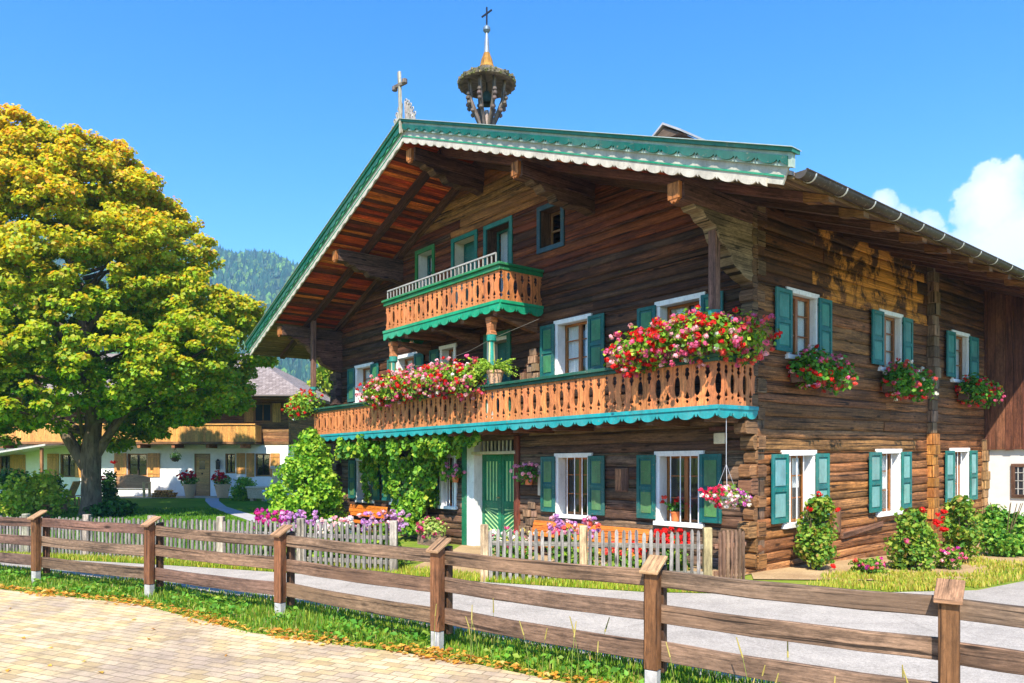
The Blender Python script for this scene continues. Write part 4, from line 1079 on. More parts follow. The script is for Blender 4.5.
    # bargeboards
    for sgn, ue in ((-1, UR), (1, UL)):
        pm = None
        L = abs(ue - RA)
        def TB(s, d, z, sgn=sgn): u = RA + sgn * s; return Hm(u, -2.02 - d, zr(u) + z)
        n = int(L / .02); S = [L * i / n for i in range(n + 1)]
        s2 = [q for q in S]
        mb = MB(TB)
        endk = lambda s, z: z
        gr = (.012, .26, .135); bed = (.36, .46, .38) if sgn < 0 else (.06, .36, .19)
        mb.strip([0, L * .25, L * .5, L * .75, L - .10, L - .02], [-.39] * 5 + [-.17], [-.16] * 6, .0, .035, (.46, .43, .36), 'paint')                    # pale board
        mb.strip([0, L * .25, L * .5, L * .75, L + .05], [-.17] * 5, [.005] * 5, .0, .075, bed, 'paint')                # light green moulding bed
        mb.strip([0, L * .25, L * .5, L * .75, L + .08], [.006] * 5, [.055] * 5, -.06, .12, (.012, .17, .11), 'paint')                # cap
        mb.strip([0, L * .25, L * .5, L * .75, L + .09], [.056] * 5, [.066] * 5, -.08, .15, (.45, .50, .42), 'metal')
        mb.strip(s2, [-.10 + lobes(s, .065, .30) for s in s2], [-.045] * len(s2), .076, .10, (.003, .10, .075), 'paint')            # carved wave
        mb.strip([0, L * .25, L * .5, L * .75, L - .07], [-.30] * 5, [-.275] * 5, .036, .052, gr, 'paint')                          # thin green line
        s3 = [q for q in s2 if q < L - .28]; mb.strip(s3, [-.385 + lobes(s, .06, .30) for s in s3], [-.33] * len(s3), .036, .062, (.52, .47, .39), 'paint')            # scalloped lower edge
        mb.build('bargeboard', rf)
    # gutter along the yard eave
    for ue, sg in ((UR, -1), (UL, 1)):
        mb = MB(Hm); n = 9; r = .085; uc = ue + sg * .075; zc = zr(ue) - .215; vs = []
        va, vb = -1.95, VB - .1
        pts = []
        for k in range(n + 1):
            a = math.pi + math.pi * k / n; pts.append((uc + r * math.cos(a), zc + r * math.sin(a)))
        m = 14
        for q, (ri) in enumerate((r, r - .006)):
            vs = []; fs = []; uvs = []
            for j in range(m + 1):
                v = va + (vb - va) * j / m
                for k in range(n + 1):
                    a = math.pi + math.pi * k / n; vs.append((uc + ri * math.cos(a), v, zc + ri * math.sin(a) * .95))
            for j in range(m):
                for k in range(n):
                    f = (j * (n + 1) + k, j * (n + 1) + k + 1, (j + 1) * (n + 1) + k + 1, (j + 1) * (n + 1) + k); fs.append(f); uvs.append([(0, 0)] * 4)
            mb.add(vs, fs, uvs, (.045, .028, .02), 'paint', True)
        mb.tube([(uc + sg * r, va, zc + .005), (uc + sg * r, vb, zc + .005)], .012, (.045, .028, .02), 'paint', 6)
        mb.prism(pts, 1, va - .004, va + .01, (.10, .08, .065), 'metal')
        g = mb.build('gutter', rf, recalc=False)
        v = va + .22
        while v < vb:
            mb = MB(Hm)
            q = [(uc + (r + .006) * math.cos(math.pi + math.pi * k / 8), v, zc + (r + .004) * math.sin(math.pi + math.pi * k / 8)) for k in range(9)]
            for a, b in zip(q, q[1:]): mb.bar(a, b, .028, .005, (.62, .60, .57), 'metal')
            mb.build('gutter_bracket', g); v += .80
    # chimney with a small gabled hood
    mb = MB(Hm); u0, v0 = 4.0, 3.15; zb = zr(u0) + .24
    mb.box(u0 - .32, u0 + .32, v0 - .32, v0 + .32, zb - .9, zb + .62, (.40, .38, .36), 'plaster', 2)
    for a in (-.3, .24):
        for b in (-.3, .24): mb.box(u0 + a, u0 + a + .06, v0 + b, v0 + b + .06, zb + .62, zb + .84, (.3, .27, .25), 'metal', 2)
    ch = mb.build('chimney', rf)
    mb = MB(Hm)
    for sg in (-1, 1):
        P = [(u0, v0 - .45, zb + 1.18), (u0 + sg * .50, v0 - .45, zb + .86), (u0 + sg * .50, v0 + .45, zb + .86), (u0, v0 + .45, zb + 1.18)]
        mb.hexa(P + [(a, b, c + .05) for a, b, c in P], (.50, .47, .43), 'metal', None, 1)
    mb.prism([(u0 - .45, zb + .86), (u0 + .45, zb + .86), (u0, zb + 1.12)], 1, v0 - .40, v0 + .40, (.10, .07, .05), 'plank')
    mb.build('chimney_cap', ch)
    # cross and carved crest on the gable peak
    mb = MB(Hm); z0 = RZ - .25
    lean = -.16
    def pt(z, du=0): return (RA + lean * (z - z0) * -.35 + du, -2.12, z)
    mb.bar(pt(z0), pt(z0 + 1.34), .075, .055, (.30, .28, .22), 'plank', (0, 1, 0))
    mb.bar(pt(z0 + 1.02, -.20), pt(z0 + 1.08, .20), .06, .07, (.14, .12, .10), 'plank')
    for du in (-.2, .2): mb.lathe([(0, -.07), (.06, -.04), (.06, .04), (0, .07)], pt(z0 + 1.05, du), (.12, .10, .09), 'plank', 8)
    cr = mb.build('gable_cross', rf, .005)
    mb = MB(Hm)
    for sg in (-1, 1):
        for k in range(5):
            uu = RA + sg * (.10 + k * .085); hh = .42 * (1 - (k / 5.5) ** 1.6); zz = zr(uu) + .04
            mb.bar((uu, -2.06, zz), (uu - sg * .03, -2.06, zz + hh), .035, .04, jit((.40, .38, .34)), 'plank')
            mb.tube([(uu + .04 * math.cos(a), -2.06, zz + hh + .04 * math.sin(a)) for a in [i * .785 for i in range(9)]], .014, (.38, .36, .32), 'plank', 5)
            if k < 4: mb.bar((uu, -2.06, zz + hh * .5), (uu + sg * .085, -2.06, zr(uu + sg * .085) + .04 + hh * .42), .03, .03, jit((.40, .38, .34)), 'plank')
    mb.build('carved_crest', rf)
roof()

def bell_turret():
    mb = MB(Hm); c = (RA, .18); z0 = RZ - .15; wd = lambda: jit((.27, .22, .19), .2)
    mb.lathe([(.13, 0), (.13, .42), (.16, .46), (.12, .55), (.10, .62)], (c[0], c[1], z0), wd(), 'plank', 10)
    mb.tube([(c[0], c[1], z0 + .3), (c[0], c[1], z0 + 1.05)], [.09, .05], wd(), 'plank', 8)
    t = mb.build('bell_turret', bpy.data.objects['roof'])
    zt = z0 + 1.68
    mb = MB(Hm)
    for k in range(8):
        a = k * math.pi / 4 + .25; ca, sa = math.cos(a), math.sin(a)
        pts = [(.05, .55), (.16, .72), (.30, 1.02), (.40, 1.22), (.40, 1.38), (.43, 1.66)]
        mb.tube([(c[0] + r * ca, c[1] + r * sa, z0 + z) for r, z in pts], [.05, .045, .045, .05, .045, .05], jit((.15, .115, .095), .25), 'plank', 6)
        for r, z in ((.44, 1.16), (.47, 1.26), (.45, 1.36), (.35, 1.0)): mb.lathe([(0, -.06), (.05, -.02), (.05, .03), (0, .06)], (c[0] + r * ca, c[1] + r * sa, z0 + z), jit((.13, .10, .085)), 'plank', 6)
    mb.build('strut', t)
    mb = MB(Hm)
    mb.lathe([(.0, .02), (.52, -.02), (.60, -.07), (.66, -.05), (.665, .03), (.55, .12), (.30, .26), (.16, .36), (.0, .38)], (c[0], c[1], zt), (.13, .11, .075), 'plank', 26)
    for k in range(150):
        a = uni(0, 6.28); q = uni(-.05, .05); mb.box(c[0] + .655 * math.cos(a) - .02, c[0] + .655 * math.cos(a) + .02, c[1] + .655 * math.sin(a) - .02, c[1] + .655 * math.sin(a) + .02, zt + q - .02, zt + q + uni(.0, .035), jit(random.choice([(.13, .13, .04), (.20, .17, .09), (.10, .09, .05)])), 'plank')
    mb.build('turret_hood', t)
    mb = MB(Hm); mb.lathe([(.20, .34), (.155, .42), (.13, .55), (.085, .66), (.075, .70)], (c[0], c[1], zt), (.30, .15, .03), 'plank', 14)
    mb.lathe([(.07, .70), (.055, .95), (.028, 1.18)], (c[0], c[1], zt), (.22, .26, .30), 'metal', 10); mb.build('spire', t)
    mb = MB(Hm); mb.lathe([(0, -.09), (.05, -.075), (.085, -.03), (.085, .03), (.05, .075), (0, .09)], (c[0], c[1], zt + 1.26), (.16, .22, .28), 'metal', 12)
    zc = zt + 1.33; mb.bar((c[0], c[1], zc), (c[0], c[1], zc + .44), .028, .028, (.03, .03, .035), 'metal', (0, 1, 0)); mb.bar((c[0] - .16, c[1] + .02, zc + .31), (c[0] + .16, c[1] - .02, zc + .28), .03, .03, (.03, .03, .035), 'metal'); mb.build('spire_cross', t)
    mb = MB(Hm); mb.lathe([(0, .30), (.06, .29), (.10, .22), (.12, .08), (.165, .0), (.15, .0), (.10, .05)], (c[0], c[1], z0 + 1.20), (.04, .075, .06), 'metal', 14); mb.tube([(c[0], c[1], z0 + 1.48), (c[0], c[1], z0 + 1.72)], .02, (.05, .05, .05), 'metal', 6); mb.build('bell', t)
bell_turret()

# ------------------------------------------------------------------ barn wing on the right
def barn():
    mb = MB(Hm); u = -1.72
    while u < .02:
        w2 = uni(.16, .22); mb.box(u, min(u + w2, .0) - .006, 9.96 + uni(-.006, .006), 10.0, 1.86 + uni(-.01, .01), zs(u) - .02, jit((.13, .048, .026), .25), 'plank', 2); u += w2
    v = 10.0
    while v < 18.4:
        w2 = uni(.16, .22); mb.box(-1.765, -1.725, v, v + w2 - .006, 1.86, 5.35, jit((.13, .05, .028), .25), 'plank', 2); v += w2
    mb.build('plank_cladding', house)
    mb = MB(Hm); mb.box(-1.68, .02, 10.06, 10.3, -.9, 1.90, (.62, .60, .56), 'plaster'); mb.box(-1.68, -1.4, 10.31, 18.4, -.9, 1.9, (.76, .75, .71), 'plaster'); mb.build('white_wall', house)
    T = lambda s, d, z: Hm(s, 10.06 - d, z)
    mb = MB(T)
    mb.box(-1.15, -.55, .005, .05, .72, .80, (.10, .05, .03), 'plank', 0); mb.box(-1.15, -.55, .005, .05, 1.45, 1.53, (.10, .05, .03), 'plank', 0)
    mb.box(-1.15, -1.07, .005, .048, .80, 1.45, (.10, .05, .03), 'plank', 2); mb.box(-.63, -.55, .005, .048, .80, 1.45, (.10, .05, .03), 'plank', 2)
    p = mb.build('window', house, .004)
    mb = MB(T); mb.box(-1.07, -.63, .006, .014, .80, 1.45, (.03, .03, .035), 'metal'); mb.build('pane', p)
    mb = MB(T)
    for k in range(4): mb.box(-1.03 + k * .11, -1.01 + k * .11, .018, .030, .80, 1.45, (.55, .52, .48), 'metal', 2)
    for k in range(3): mb.box(-1.07, -.63, .031, .037, .93 + k * .19, .945 + k * .19, (.55, .52, .48), 'metal', 0)
    mb.build('window_bars', p)
barn()

# ================================================================== FENCES
def rail_fence():
    f = thing('wooden_fence', (FP[4][0], FP[4][1], 0), 'brown plank fence with slanted post caps along the paved yard', 'fence')
    tops = []
    for i, (x, y) in enumerate(FP):
        z = G(x, y); n, d = fnorm(i); n = Vector((d.y, -d.x, 0)); n = -n if n.y > 0 else n
        pc = jit((.165, .072, .03), .15); p0 = Vector((x, y, 0)); hw, ht = .055, .045
        c = p0 + n * .035
        def fr(a, b, zz): q = c + d * a + n * b; return (q.x, q.y, zz)
        mb = MB(); top = z + .935
        P = [fr(-hw, -ht, z + .17), fr(hw, -ht, z + .17), fr(hw, ht, z + .17), fr(-hw, ht, z + .17), fr(-hw, -ht, top + .03), fr(hw, -ht, top + .03), fr(hw, ht, top - .03), fr(-hw, ht, top - .03)]
        mb.hexa(P, pc, 'fence', None, 2)
        p = mb.build('post', f, .006)
        mb = MB(); a, b = hw * .92, ht * .9
        mb.hexa([fr(-a, -b, z - .2), fr(a, -b, z - .2), fr(a, b, z - .2), fr(-a, b, z - .2), fr(-a, -b, z + .169), fr(a, -b, z + .169), fr(a, b, z + .169), fr(-a, b, z + .169)], (.37, .36, .34), 'stone', None, 2)
        mb.build('post_foot', p, .006)
        # rear post behind the rails
        c2 = p0 - n * .105 + d * -.012
        mb = MB(); w2 = .034
        def f2(a, b, zz): q = c2 + d * a + n * b; return (q.x, q.y, zz)
        mb.hexa([f2(-w2, -w2, z + .12), f2(w2, -w2, z + .12), f2(w2, w2, z + .12), f2(-w2, w2, z + .12), f2(-w2, -w2, top + .02), f2(w2, -w2, top + .02), f2(w2, w2, top), f2(-w2, w2, top)], jit((.10, .05, .026), .1), 'fence', None, 2)
        mb.build('post', f, .004)
        mb = MB(); cw = .078; q0 = c + n * .082; q1 = c - n * .115; za, zb = top - .03, top + .075
        cs = [(q0 - d * cw, za), (q0 + d * cw, za), (q1 + d * cw, zb), (q1 - d * cw, zb)]
        mb.hexa([(q.x, q.y, zz) for q, zz in cs] + [(q.x, q.y, zz + .026) for q, zz in cs], jit((.29, .165, .085), .1), 'fence', None, 1)
        mb.build('post_cap', p, .005)
    for i in range(len(FP) - 1):
        a = Vector((*FP[i], G(*FP[i]))); b = Vector((*FP[i + 1], G(*FP[i + 1]))); d = (b - a).normalized()
        n = Vector((d.y, -d.x, 0)); n = -n if n.y > 0 else n
        for z, h in ((.855, .128), (.590, .138), (.300, .150)):
            mb = MB(); j0, j1 = uni(-.012, .012), uni(-.012, .012); col = jit((.16, .098, .064), .2)
            L = (b - a).length; m = 8; hh = h / 2; th = .019; o = (uni(0, 40), uni(0, 9)); vs = []
            ph = uni(0, 6)
            for k in range(m + 1):
                t = k / m; q = a + (b - a) * (t * (1 - .016) + .008) - n * .03; zc = z + q.z + j0 + (j1 - j0) * t - .012 * math.sin(math.pi * t)
                w1 = hh + .0025 * math.sin(k * 1.7 + ph); w0 = hh + .0025 * math.sin(k * 2.3 + ph * 2)
                for sx, zz in ((-th, zc - w0), (th, zc - w0), (th, zc + w1), (-th, zc + w1)): vs.append((q.x + n.x * sx, q.y + n.y * sx, zz))
            fs = []; uvs = []
            for k in range(m):
                for e in range(4):
                    f4 = (4 * k + e, 4 * k + (e + 1) % 4, 4 * k + 4 + (e + 1) % 4, 4 * k + 4 + e); fs.append(f4)
                    us = (L * k / m + o[0], L * k / m + o[0], L * (k + 1) / m + o[0], L * (k + 1) / m + o[0])
                    vv = (o[1] + e * .3, o[1] + e * .3 + (.04, h, .04, h)[e]); uvs.append([(us[0], vv[0]), (us[1], vv[1]), (us[2], vv[1]), (us[3], vv[0])])
            for k in (0, m): fs.append((4 * k, 4 * k + 1, 4 * k + 2, 4 * k + 3)); uvs.append([(0, 0), (0, .04), (.04, h), (.04, 0)])
            mb.add(vs, fs, uvs, col, 'fence'); mb.build('rail', f, .005)
rail_fence()

def picket_fence(pts, label, col, posts, gap=.098, h=.76, pw=.048, pcol=(.34, .30, .22), group=None, ends=True):
    f = thing('picket_fence', (pts[0][0], pts[0][1], G(*pts[0])), label, 'picket fence', group)
    for (a, b) in zip(pts, pts[1:]):
        A = Vector((*a, 0)); B = Vector((*b, 0)); d = (B - A).normalized(); n = Vector((-d.y, d.x, 0)); n = -n if n.y > 0 else n
        L = (B - A).length; mb = MB(); k = .10
        while k < L - .06:
            q = A + d * k; z = G(q.x, q.y) + uni(-.012, .012); c = jit(col, .14, .04); hh = h + uni(-.02, .02); w2 = pw / 2 * uni(.92, 1.08); lean = d * uni(-.012, .012)
            def P(s, t, zz, k2=0): r = q + d * s + n * (.03 + t) + lean * k2; return (r.x, r.y, z + zz)
            zb = .03
            vs = [P(-w2, 0, zb), P(w2, 0, zb), P(w2, 0, hh - .035, 1), P(w2 * .45, 0, hh, 1), P(-w2 * .45, 0, hh, 1), P(-w2, 0, hh - .035, 1)]
            vs += [P(-w2, .02, zb), P(w2, .02, zb), P(w2, .02, hh - .035, 1), P(w2 * .45, .02, hh, 1), P(-w2 * .45, .02, hh, 1), P(-w2, .02, hh - .035, 1)]
            fs = [(0, 1, 2, 3, 4, 5), (11, 10, 9, 8, 7, 6)] + [(i, (i + 1) % 6, 6 + (i + 1) % 6, 6 + i) for i in range(6)]
            o = (uni(0, 30), uni(0, 30)); mb.add(vs, fs, [[(vs[j][2] + o[0], (vs[j][0] - q.x) + o[1]) for j in g] for g in fs], c, 'fence')
            k += gap
        p = mb.build('picket_panel', f)
        mb = MB()
        for zz in (.17, .55):
            q0 = A + d * .03 - n * .0; q1 = B - d * .03
            mb.bar((q0.x, q0.y, G(q0.x, q0.y) + zz), (q1.x, q1.y, G(q1.x, q1.y) + zz), .04, .065, jit(col, .1), 'fence')
        mb.build('cross_rail', p, .004)
    for i in posts:
        x, y = pts[i]; z = G(x, y); mb = MB(); mb.box(x - .058, x + .058, y - .055, y + .055, z - .2, z + h + .06, jit(pcol, .12), 'fence', 2); mb.build('post', f, .01)
    return f
WP = (.215, .195, .17)
pl = [(-1.83, 11.42), (-3.42, 11.95), (-4.98, 12.62), (-6.45, 13.22), (-7.98, 13.85), (-9.55, 14.5), (-11.1, 15.15), (-12.7, 15.8)]
picket_fence(pl, 'long pale grey picket fence left of the garden entrance', WP, range(8), group='grey picket fences')
pr_ = [(-.40, 10.72), (1.02, 10.56), (2.72, 10.28)]
picket_fence(pr_, 'short pale grey picket fence between garden entrance and house corner', WP, range(3), gap=.094, group='grey picket fences', pcol=(.42, .31, .16))
picket_fence([(2.80, 10.30), (3.38, 10.62)], 'short brown picket panel closing the gap beside the house corner', (.20, .115, .07), [], gap=.075, pw=.045)

# ================================================================== PLANTS
RED = (.66, .015, .012); PINK = (.72, .12, .26); LPINK = (.80, .42, .48); MAG = (.50, .03, .30); WHT = (.80, .76, .74); SALM = (.74, .10, .07); LIL = (.52, .24, .55)
GER = [RED, SALM, PINK, LPINK, WHT]
def mass(path, r, N, rs, squash=(1, 1, 1), shell=.0):
    path = np.array(path, float); seg = np.linalg.norm(np.diff(path, axis=0), axis=1); cum = np.concatenate([[0], np.cumsum(seg)])
    t = rs.uniform(0, cum[-1], N); i = np.clip(np.searchsorted(cum, t) - 1, 0, len(path) - 2); f = (t - cum[i]) / seg[i]
    c = path[i] + (path[i + 1] - path[i]) * f[:, None]
    d = rs.normal(size=(N, 3)); d /= np.linalg.norm(d, axis=1)[:, None]
    lump = 1 + .22 * np.sin(t * 7.1 + d[:, 0] * 2) + .16 * np.sin(t * 17 + d[:, 2] * 3)
    rad = r * (shell + (1 - shell) * rs.uniform(0, 1, N) ** .5) * lump
    return c + d * rad[:, None] * np.array(squash), d
def flower_mass(name, cat, label, path, r, nl, nf, cols, wts, group=None, leafpal=None, box=None, seed=1, squash=(1, 1, .9), fr=.06, lsz=(.06, .10), T=None, loc=None, up=.35):
    rs = np.random.RandomState(seed); path = [Vector(p) for p in path]
    loc = loc or (sum(path, Vector()) / len(path) - Vector((0, 0, r)))
    t = thing(name, loc, label, cat, group)
    P, d = mass(path, r, nl, rs, squash)
    lp = leafpal or [(.07, .19, .018), (.13, .29, .022), (.24, .38, .03)]
    leaves('foliage', P, rs.uniform(*lsz, nl), palette(lp, [2, 3, 2], nl, rs), t, None, d * .8, .6, 'leaf', .42, .12, seed)
    C, d2 = mass(path, r * 1.04, nf, rs, squash, .86)
    # drift of colours along the box
    ph = (C[:, 0] * 2.2 + C[:, 1] * 1.7); w = np.array(wts, float)[None] * (1 + .9 * np.sin(ph[:, None] * .9 + np.arange(len(cols))[None] * 2.1)); w = np.clip(w, .05, None); w /= w.sum(1)[:, None]
    k = (rs.uniform(size=(nf, 1)) > w.cumsum(1)).sum(1).clip(0, len(cols) - 1)
    cc = np.array(cols)[k] * rs.uniform(.8, 1.15, (nf, 1))
    blossoms('blossoms', C, fr, cc, t, 12, seed + 5)
    if box: box(t)
    return t
def planter(T, s0, s1, d0, d1, z0, z1, col, mat='plank'):
    def f(t):
        mb = MB(T); mb.box(s0, s1, d1 - .02, d1, z0, z1, col, mat, 0); mb.box(s0, s1, d0, d0 + .02, z0, z1, col, mat, 0)
        mb.box(s0, s0 + .02, d0 + .021, d1 - .021, z0, z1, col, mat, 1); mb.box(s1 - .02, s1, d0 + .021, d1 - .021, z0, z1, col, mat, 1); mb.box(s0 + .021, s1 - .021, d0 + .021, d1 - .021, z0 + .01, z1 - .03, (.05, .035, .025), 'bark')
        mb.build('planter', t, .004)
    return f
gb = 'geranium boxes on the balconies'
flower_mass('geranium_box', 'flower box', 'big overflowing red, pink and white geranium box at right end of the long balcony', [fac(-.16, .5, 3.56), fac(-.14, .85, 3.60), fac(-.05, 1.15, 3.62), fac(.7, 1.16, 3.62), fac(1.2, 1.16, 3.57), fac(1.6, 1.16, 3.48)], .37, 4600, 520, GER, [4, 3.2, 1.8, 1.7, .5], gb, box=planter(fac, .1, 2.0, 1.06, 1.28, 3.32, 3.50, (.10, .05, .03)), seed=21, leafpal=[(.09, .24, .02), (.20, .36, .025), (.36, .46, .04)])
flower_mass('geranium_box', 'flower box', 'long pink and red geranium box over the front door side of the balcony', [fac(5.75, 1.14, 3.50), fac(6.5, 1.16, 3.58), fac(7.6, 1.16, 3.60), fac(8.8, 1.16, 3.58), fac(9.7, 1.16, 3.52), fac(10.1, 1.16, 3.44)], .37, 6200, 640, GER, [3.2, 2.6, 2.4, 2.2, .9], gb, box=planter(fac, 5.8, 10.2, 1.06, 1.28, 3.32, 3.50, (.10, .05, .03)), seed=22, leafpal=[(.10, .25, .02), (.22, .38, .025), (.38, .48, .05)])
flower_mass('geranium_box', 'flower box', 'small red geranium box hanging off the far left balcony corner', [fac(13.6, 1.18, 3.50), fac(14.25, 1.15, 3.52), fac(14.9, 1.0, 3.42)], .36, 2400, 85, GER, [4, 4, .6, .8, .6], gb, box=planter(fac, 13.82, 14.6, .9, 1.12, 3.2, 3.38, (.08, .05, .03)), seed=23, leafpal=[(.10, .26, .02), (.22, .38, .025), (.38, .48, .05)])
gs = 'window boxes on the side wall'
for i, (v0, lab, ws, pal) in enumerate(((1.42, 'red and pink geranium window box nearest the house corner', [4, 3, 1.2, .8, .5], GER), (4.78, 'geranium window box on side wall under the middle upper window', [3.5, 2.5, 1.5, 1, .8], GER), (8.62, 'red, pink and yellow window box beside the dark plank wing', [3, 3, 1.4, .5, 1.3], [RED, SALM, PINK, LPINK, (.80, .50, .05)]))):
    flower_mass('window_flower_box', 'flower box', lab, [sid(v0 - .52, .30, 3.22), sid(v0, .32, 3.26), sid(v0 + .50, .32, 3.16)], .30, 2400, 135, pal, ws, gs, box=planter(sid, v0 - .6, v0 + .6, .10, .30, 3.0, 3.16, (.13, .07, .04)), seed=31 + i, squash=(1, 1, .95), leafpal=[(.05, .18, .02), (.09, .27, .025), (.17, .35, .03)], fr=.05)

def potted_fern():
    p = fac(5.3, 1.0, 3.35); t = thing('potted_fern', p, 'light green fern in a terracotta pot on the long balcony rail', 'potted plant')
    mb = MB(); mb.lathe([(.0, 0), (.12, 0), (.165, .22), (.185, .22), (.185, .27), (.15, .27), (0, .25)], p, (.62, .36, .22), 'clay', 14); mb.build('pot', t)
    rs = np.random.RandomState(4); pts = []; 
    for k in range(90):
        a = rs.uniform(0, 6.28); L = rs.uniform(.3, .52); e = rs.uniform(.2, 1.2)
        for j in range(16):
            q = j / 15; pts.append((p.x + math.cos(a) * L * q * math.cos(e * .5), p.y + math.sin(a) * L * q * math.cos(e * .5), p.z + .26 + L * (math.sin(e) * q * 1.1 - .5 * q * q)))
    P = np.array(pts); leaves('fronds', P, .055, palette([(.22, .38, .03), (.34, .48, .05)], [1, 1], len(P), rs), t, None, None, .6, 'leaf', .3, .1, 5)
potted_fern()

def wall_pot(s, z, label, seed):
    p = fac(s, .12, z); t = thing('wall_flower_pot', p, label, 'potted plant', 'pots hung beside the front door')
    mb = MB(); mb.lathe([(0, 0), (.07, 0), (.10, .15), (.115, .15), (.115, .18), (.09, .18), (0, .16)], p, (.58, .18, .07), 'clay', 12); mb.build('pot', t)
    mb = MB(fac); mb.tube([(s, .0, z + .12), (s, .24, z + .12)], .008, (.05, .05, .05), 'metal', 5); mb.tube([(s, .0, z - .1), (s, .14, z + .1)], .008, (.05, .05, .05), 'metal', 5); mb.build('bracket', t)
    rs = np.random.RandomState(seed); P, d = mass([fac(s - .16, .16, z + .24), fac(s + .16, .16, z + .24)], .17, 420, rs)
    leaves('foliage', P, rs.uniform(.05, .085, len(P)), palette([(.05, .17, .02), (.10, .27, .03)], [1, 1], len(P), rs), t, None, d, .5, 'leaf', .42, .1, seed)
    C, d = mass([fac(s - .25, .2, z + .28), fac(s + .26, .2, z + .28)], .16, 22, rs, (1, 1, 1), .7); blossoms('blossoms', C, .055, palette([(.70, .24, .46), LPINK, LIL], [3, 2, 1], len(C), rs), t, 12, seed)
wall_pot(7.93, 1.28, 'pink flower pot hung between barred window and green door post', 41)
wall_pot(5.28, 1.27, 'pink flower pot hung right of the green front door', 42)
mbx = MB(fac); mbx.box(5.02, 5.10, .0, .03, 1.05, 1.68, (.55, .47, .36), 'paint', 2); mbx.build('wall_board', house, .004)

def hanging_basket():
    p = fac(.0, .82, 1.08); t = thing('hanging_basket', p, 'red, white and violet hanging flower basket on a cord under the balcony corner', 'hanging basket')
    mb = MB(); mb.lathe([(0, 0), (.10, .015), (.17, .08), (.20, .16), (.18, .165), (0, .12)], p, (.55, .53, .50), 'clay', 16); mb.build('bowl', t)
    mb = MB(); top = Vector((p.x, p.y, p.z + .62))
    mb.tube([top, (p.x, p.y, fac(0, .82, 2.44).z)], .006, (.45, .45, .47), 'metal', 5)
    for k in range(3): a = k * 2.1 + .3; mb.tube([top, (p.x + .19 * math.cos(a), p.y + .19 * math.sin(a), p.z + .16)], .004, (.45, .45, .47), 'metal', 5)
    mb.build('cord', t)
    rs = np.random.RandomState(44); P, d = mass([p + Vector((-.2, -.05, .16)), p + Vector((.22, .0, .14))], .17, 700, rs, (1, 1, .8)); leaves('foliage', P, rs.uniform(.04, .07, len(P)), palette([(.09, .22, .02), (.28, .38, .05)], [1, 1], len(P), rs), t, None, d, .5, 'leaf', .42, .1, 44)
    n = 120; C, d = mass([p + Vector((-.28, -.05, .19)), p + Vector((.0, -.05, .14)), p + Vector((.27, .0, .10))], .17, n, rs, (1, 1, .8), .75)
    x = (C[:, 0] - p.x) / .34; base = np.where((x < -.25)[:, None], np.array([[.70, .03, .10]]), np.where((x < .35)[:, None], np.array([[.84, .42, .52]]), np.array([[.60, .14, .50]])))
    mixk = rs.uniform(size=n) < .25; base[mixk] = np.array([.85, .78, .75]); blossoms('blossoms', C, .045, base * rs.uniform(.85, 1.15, (n, 1)), t, 12, 45)
hanging_basket()
def sill_pot():
    p = fac(1.62, -.07, .70); t = thing('windowsill_geranium', p, 'red geranium in a small clay pot on the barred window sill', 'potted plant')
    mb = MB(); mb.lathe([(0, 0), (.06, 0), (.085, .14), (.095, .14), (.095, .17), (.07, .17), (0, .15)], p, (.62, .17, .05), 'clay', 12); mb.build('pot', t)
    rs = np.random.RandomState(47); P, d = mass([p + Vector((-.12, 0, .27)), p + Vector((.12, 0, .25))], .10, 160, rs); leaves('foliage', P, .06, palette([(.05, .17, .02), (.10, .27, .03)], [1, 1], len(P), rs), t, None, d, .5, 'leaf', .42, .1, 47)
    C = np.array([p + Vector(q) for q in ((-.2, -.03, .42), (-.22, 0, .34), (0, -.03, .36), (.05, -.03, .40), (-.02, -.03, .30), (.2, 0, .30), (.23, 0, .26))]); blossoms('blossoms', C, .055, palette([RED, SALM], [2, 1], len(C), rs), t, 14, 48)
sill_pot()

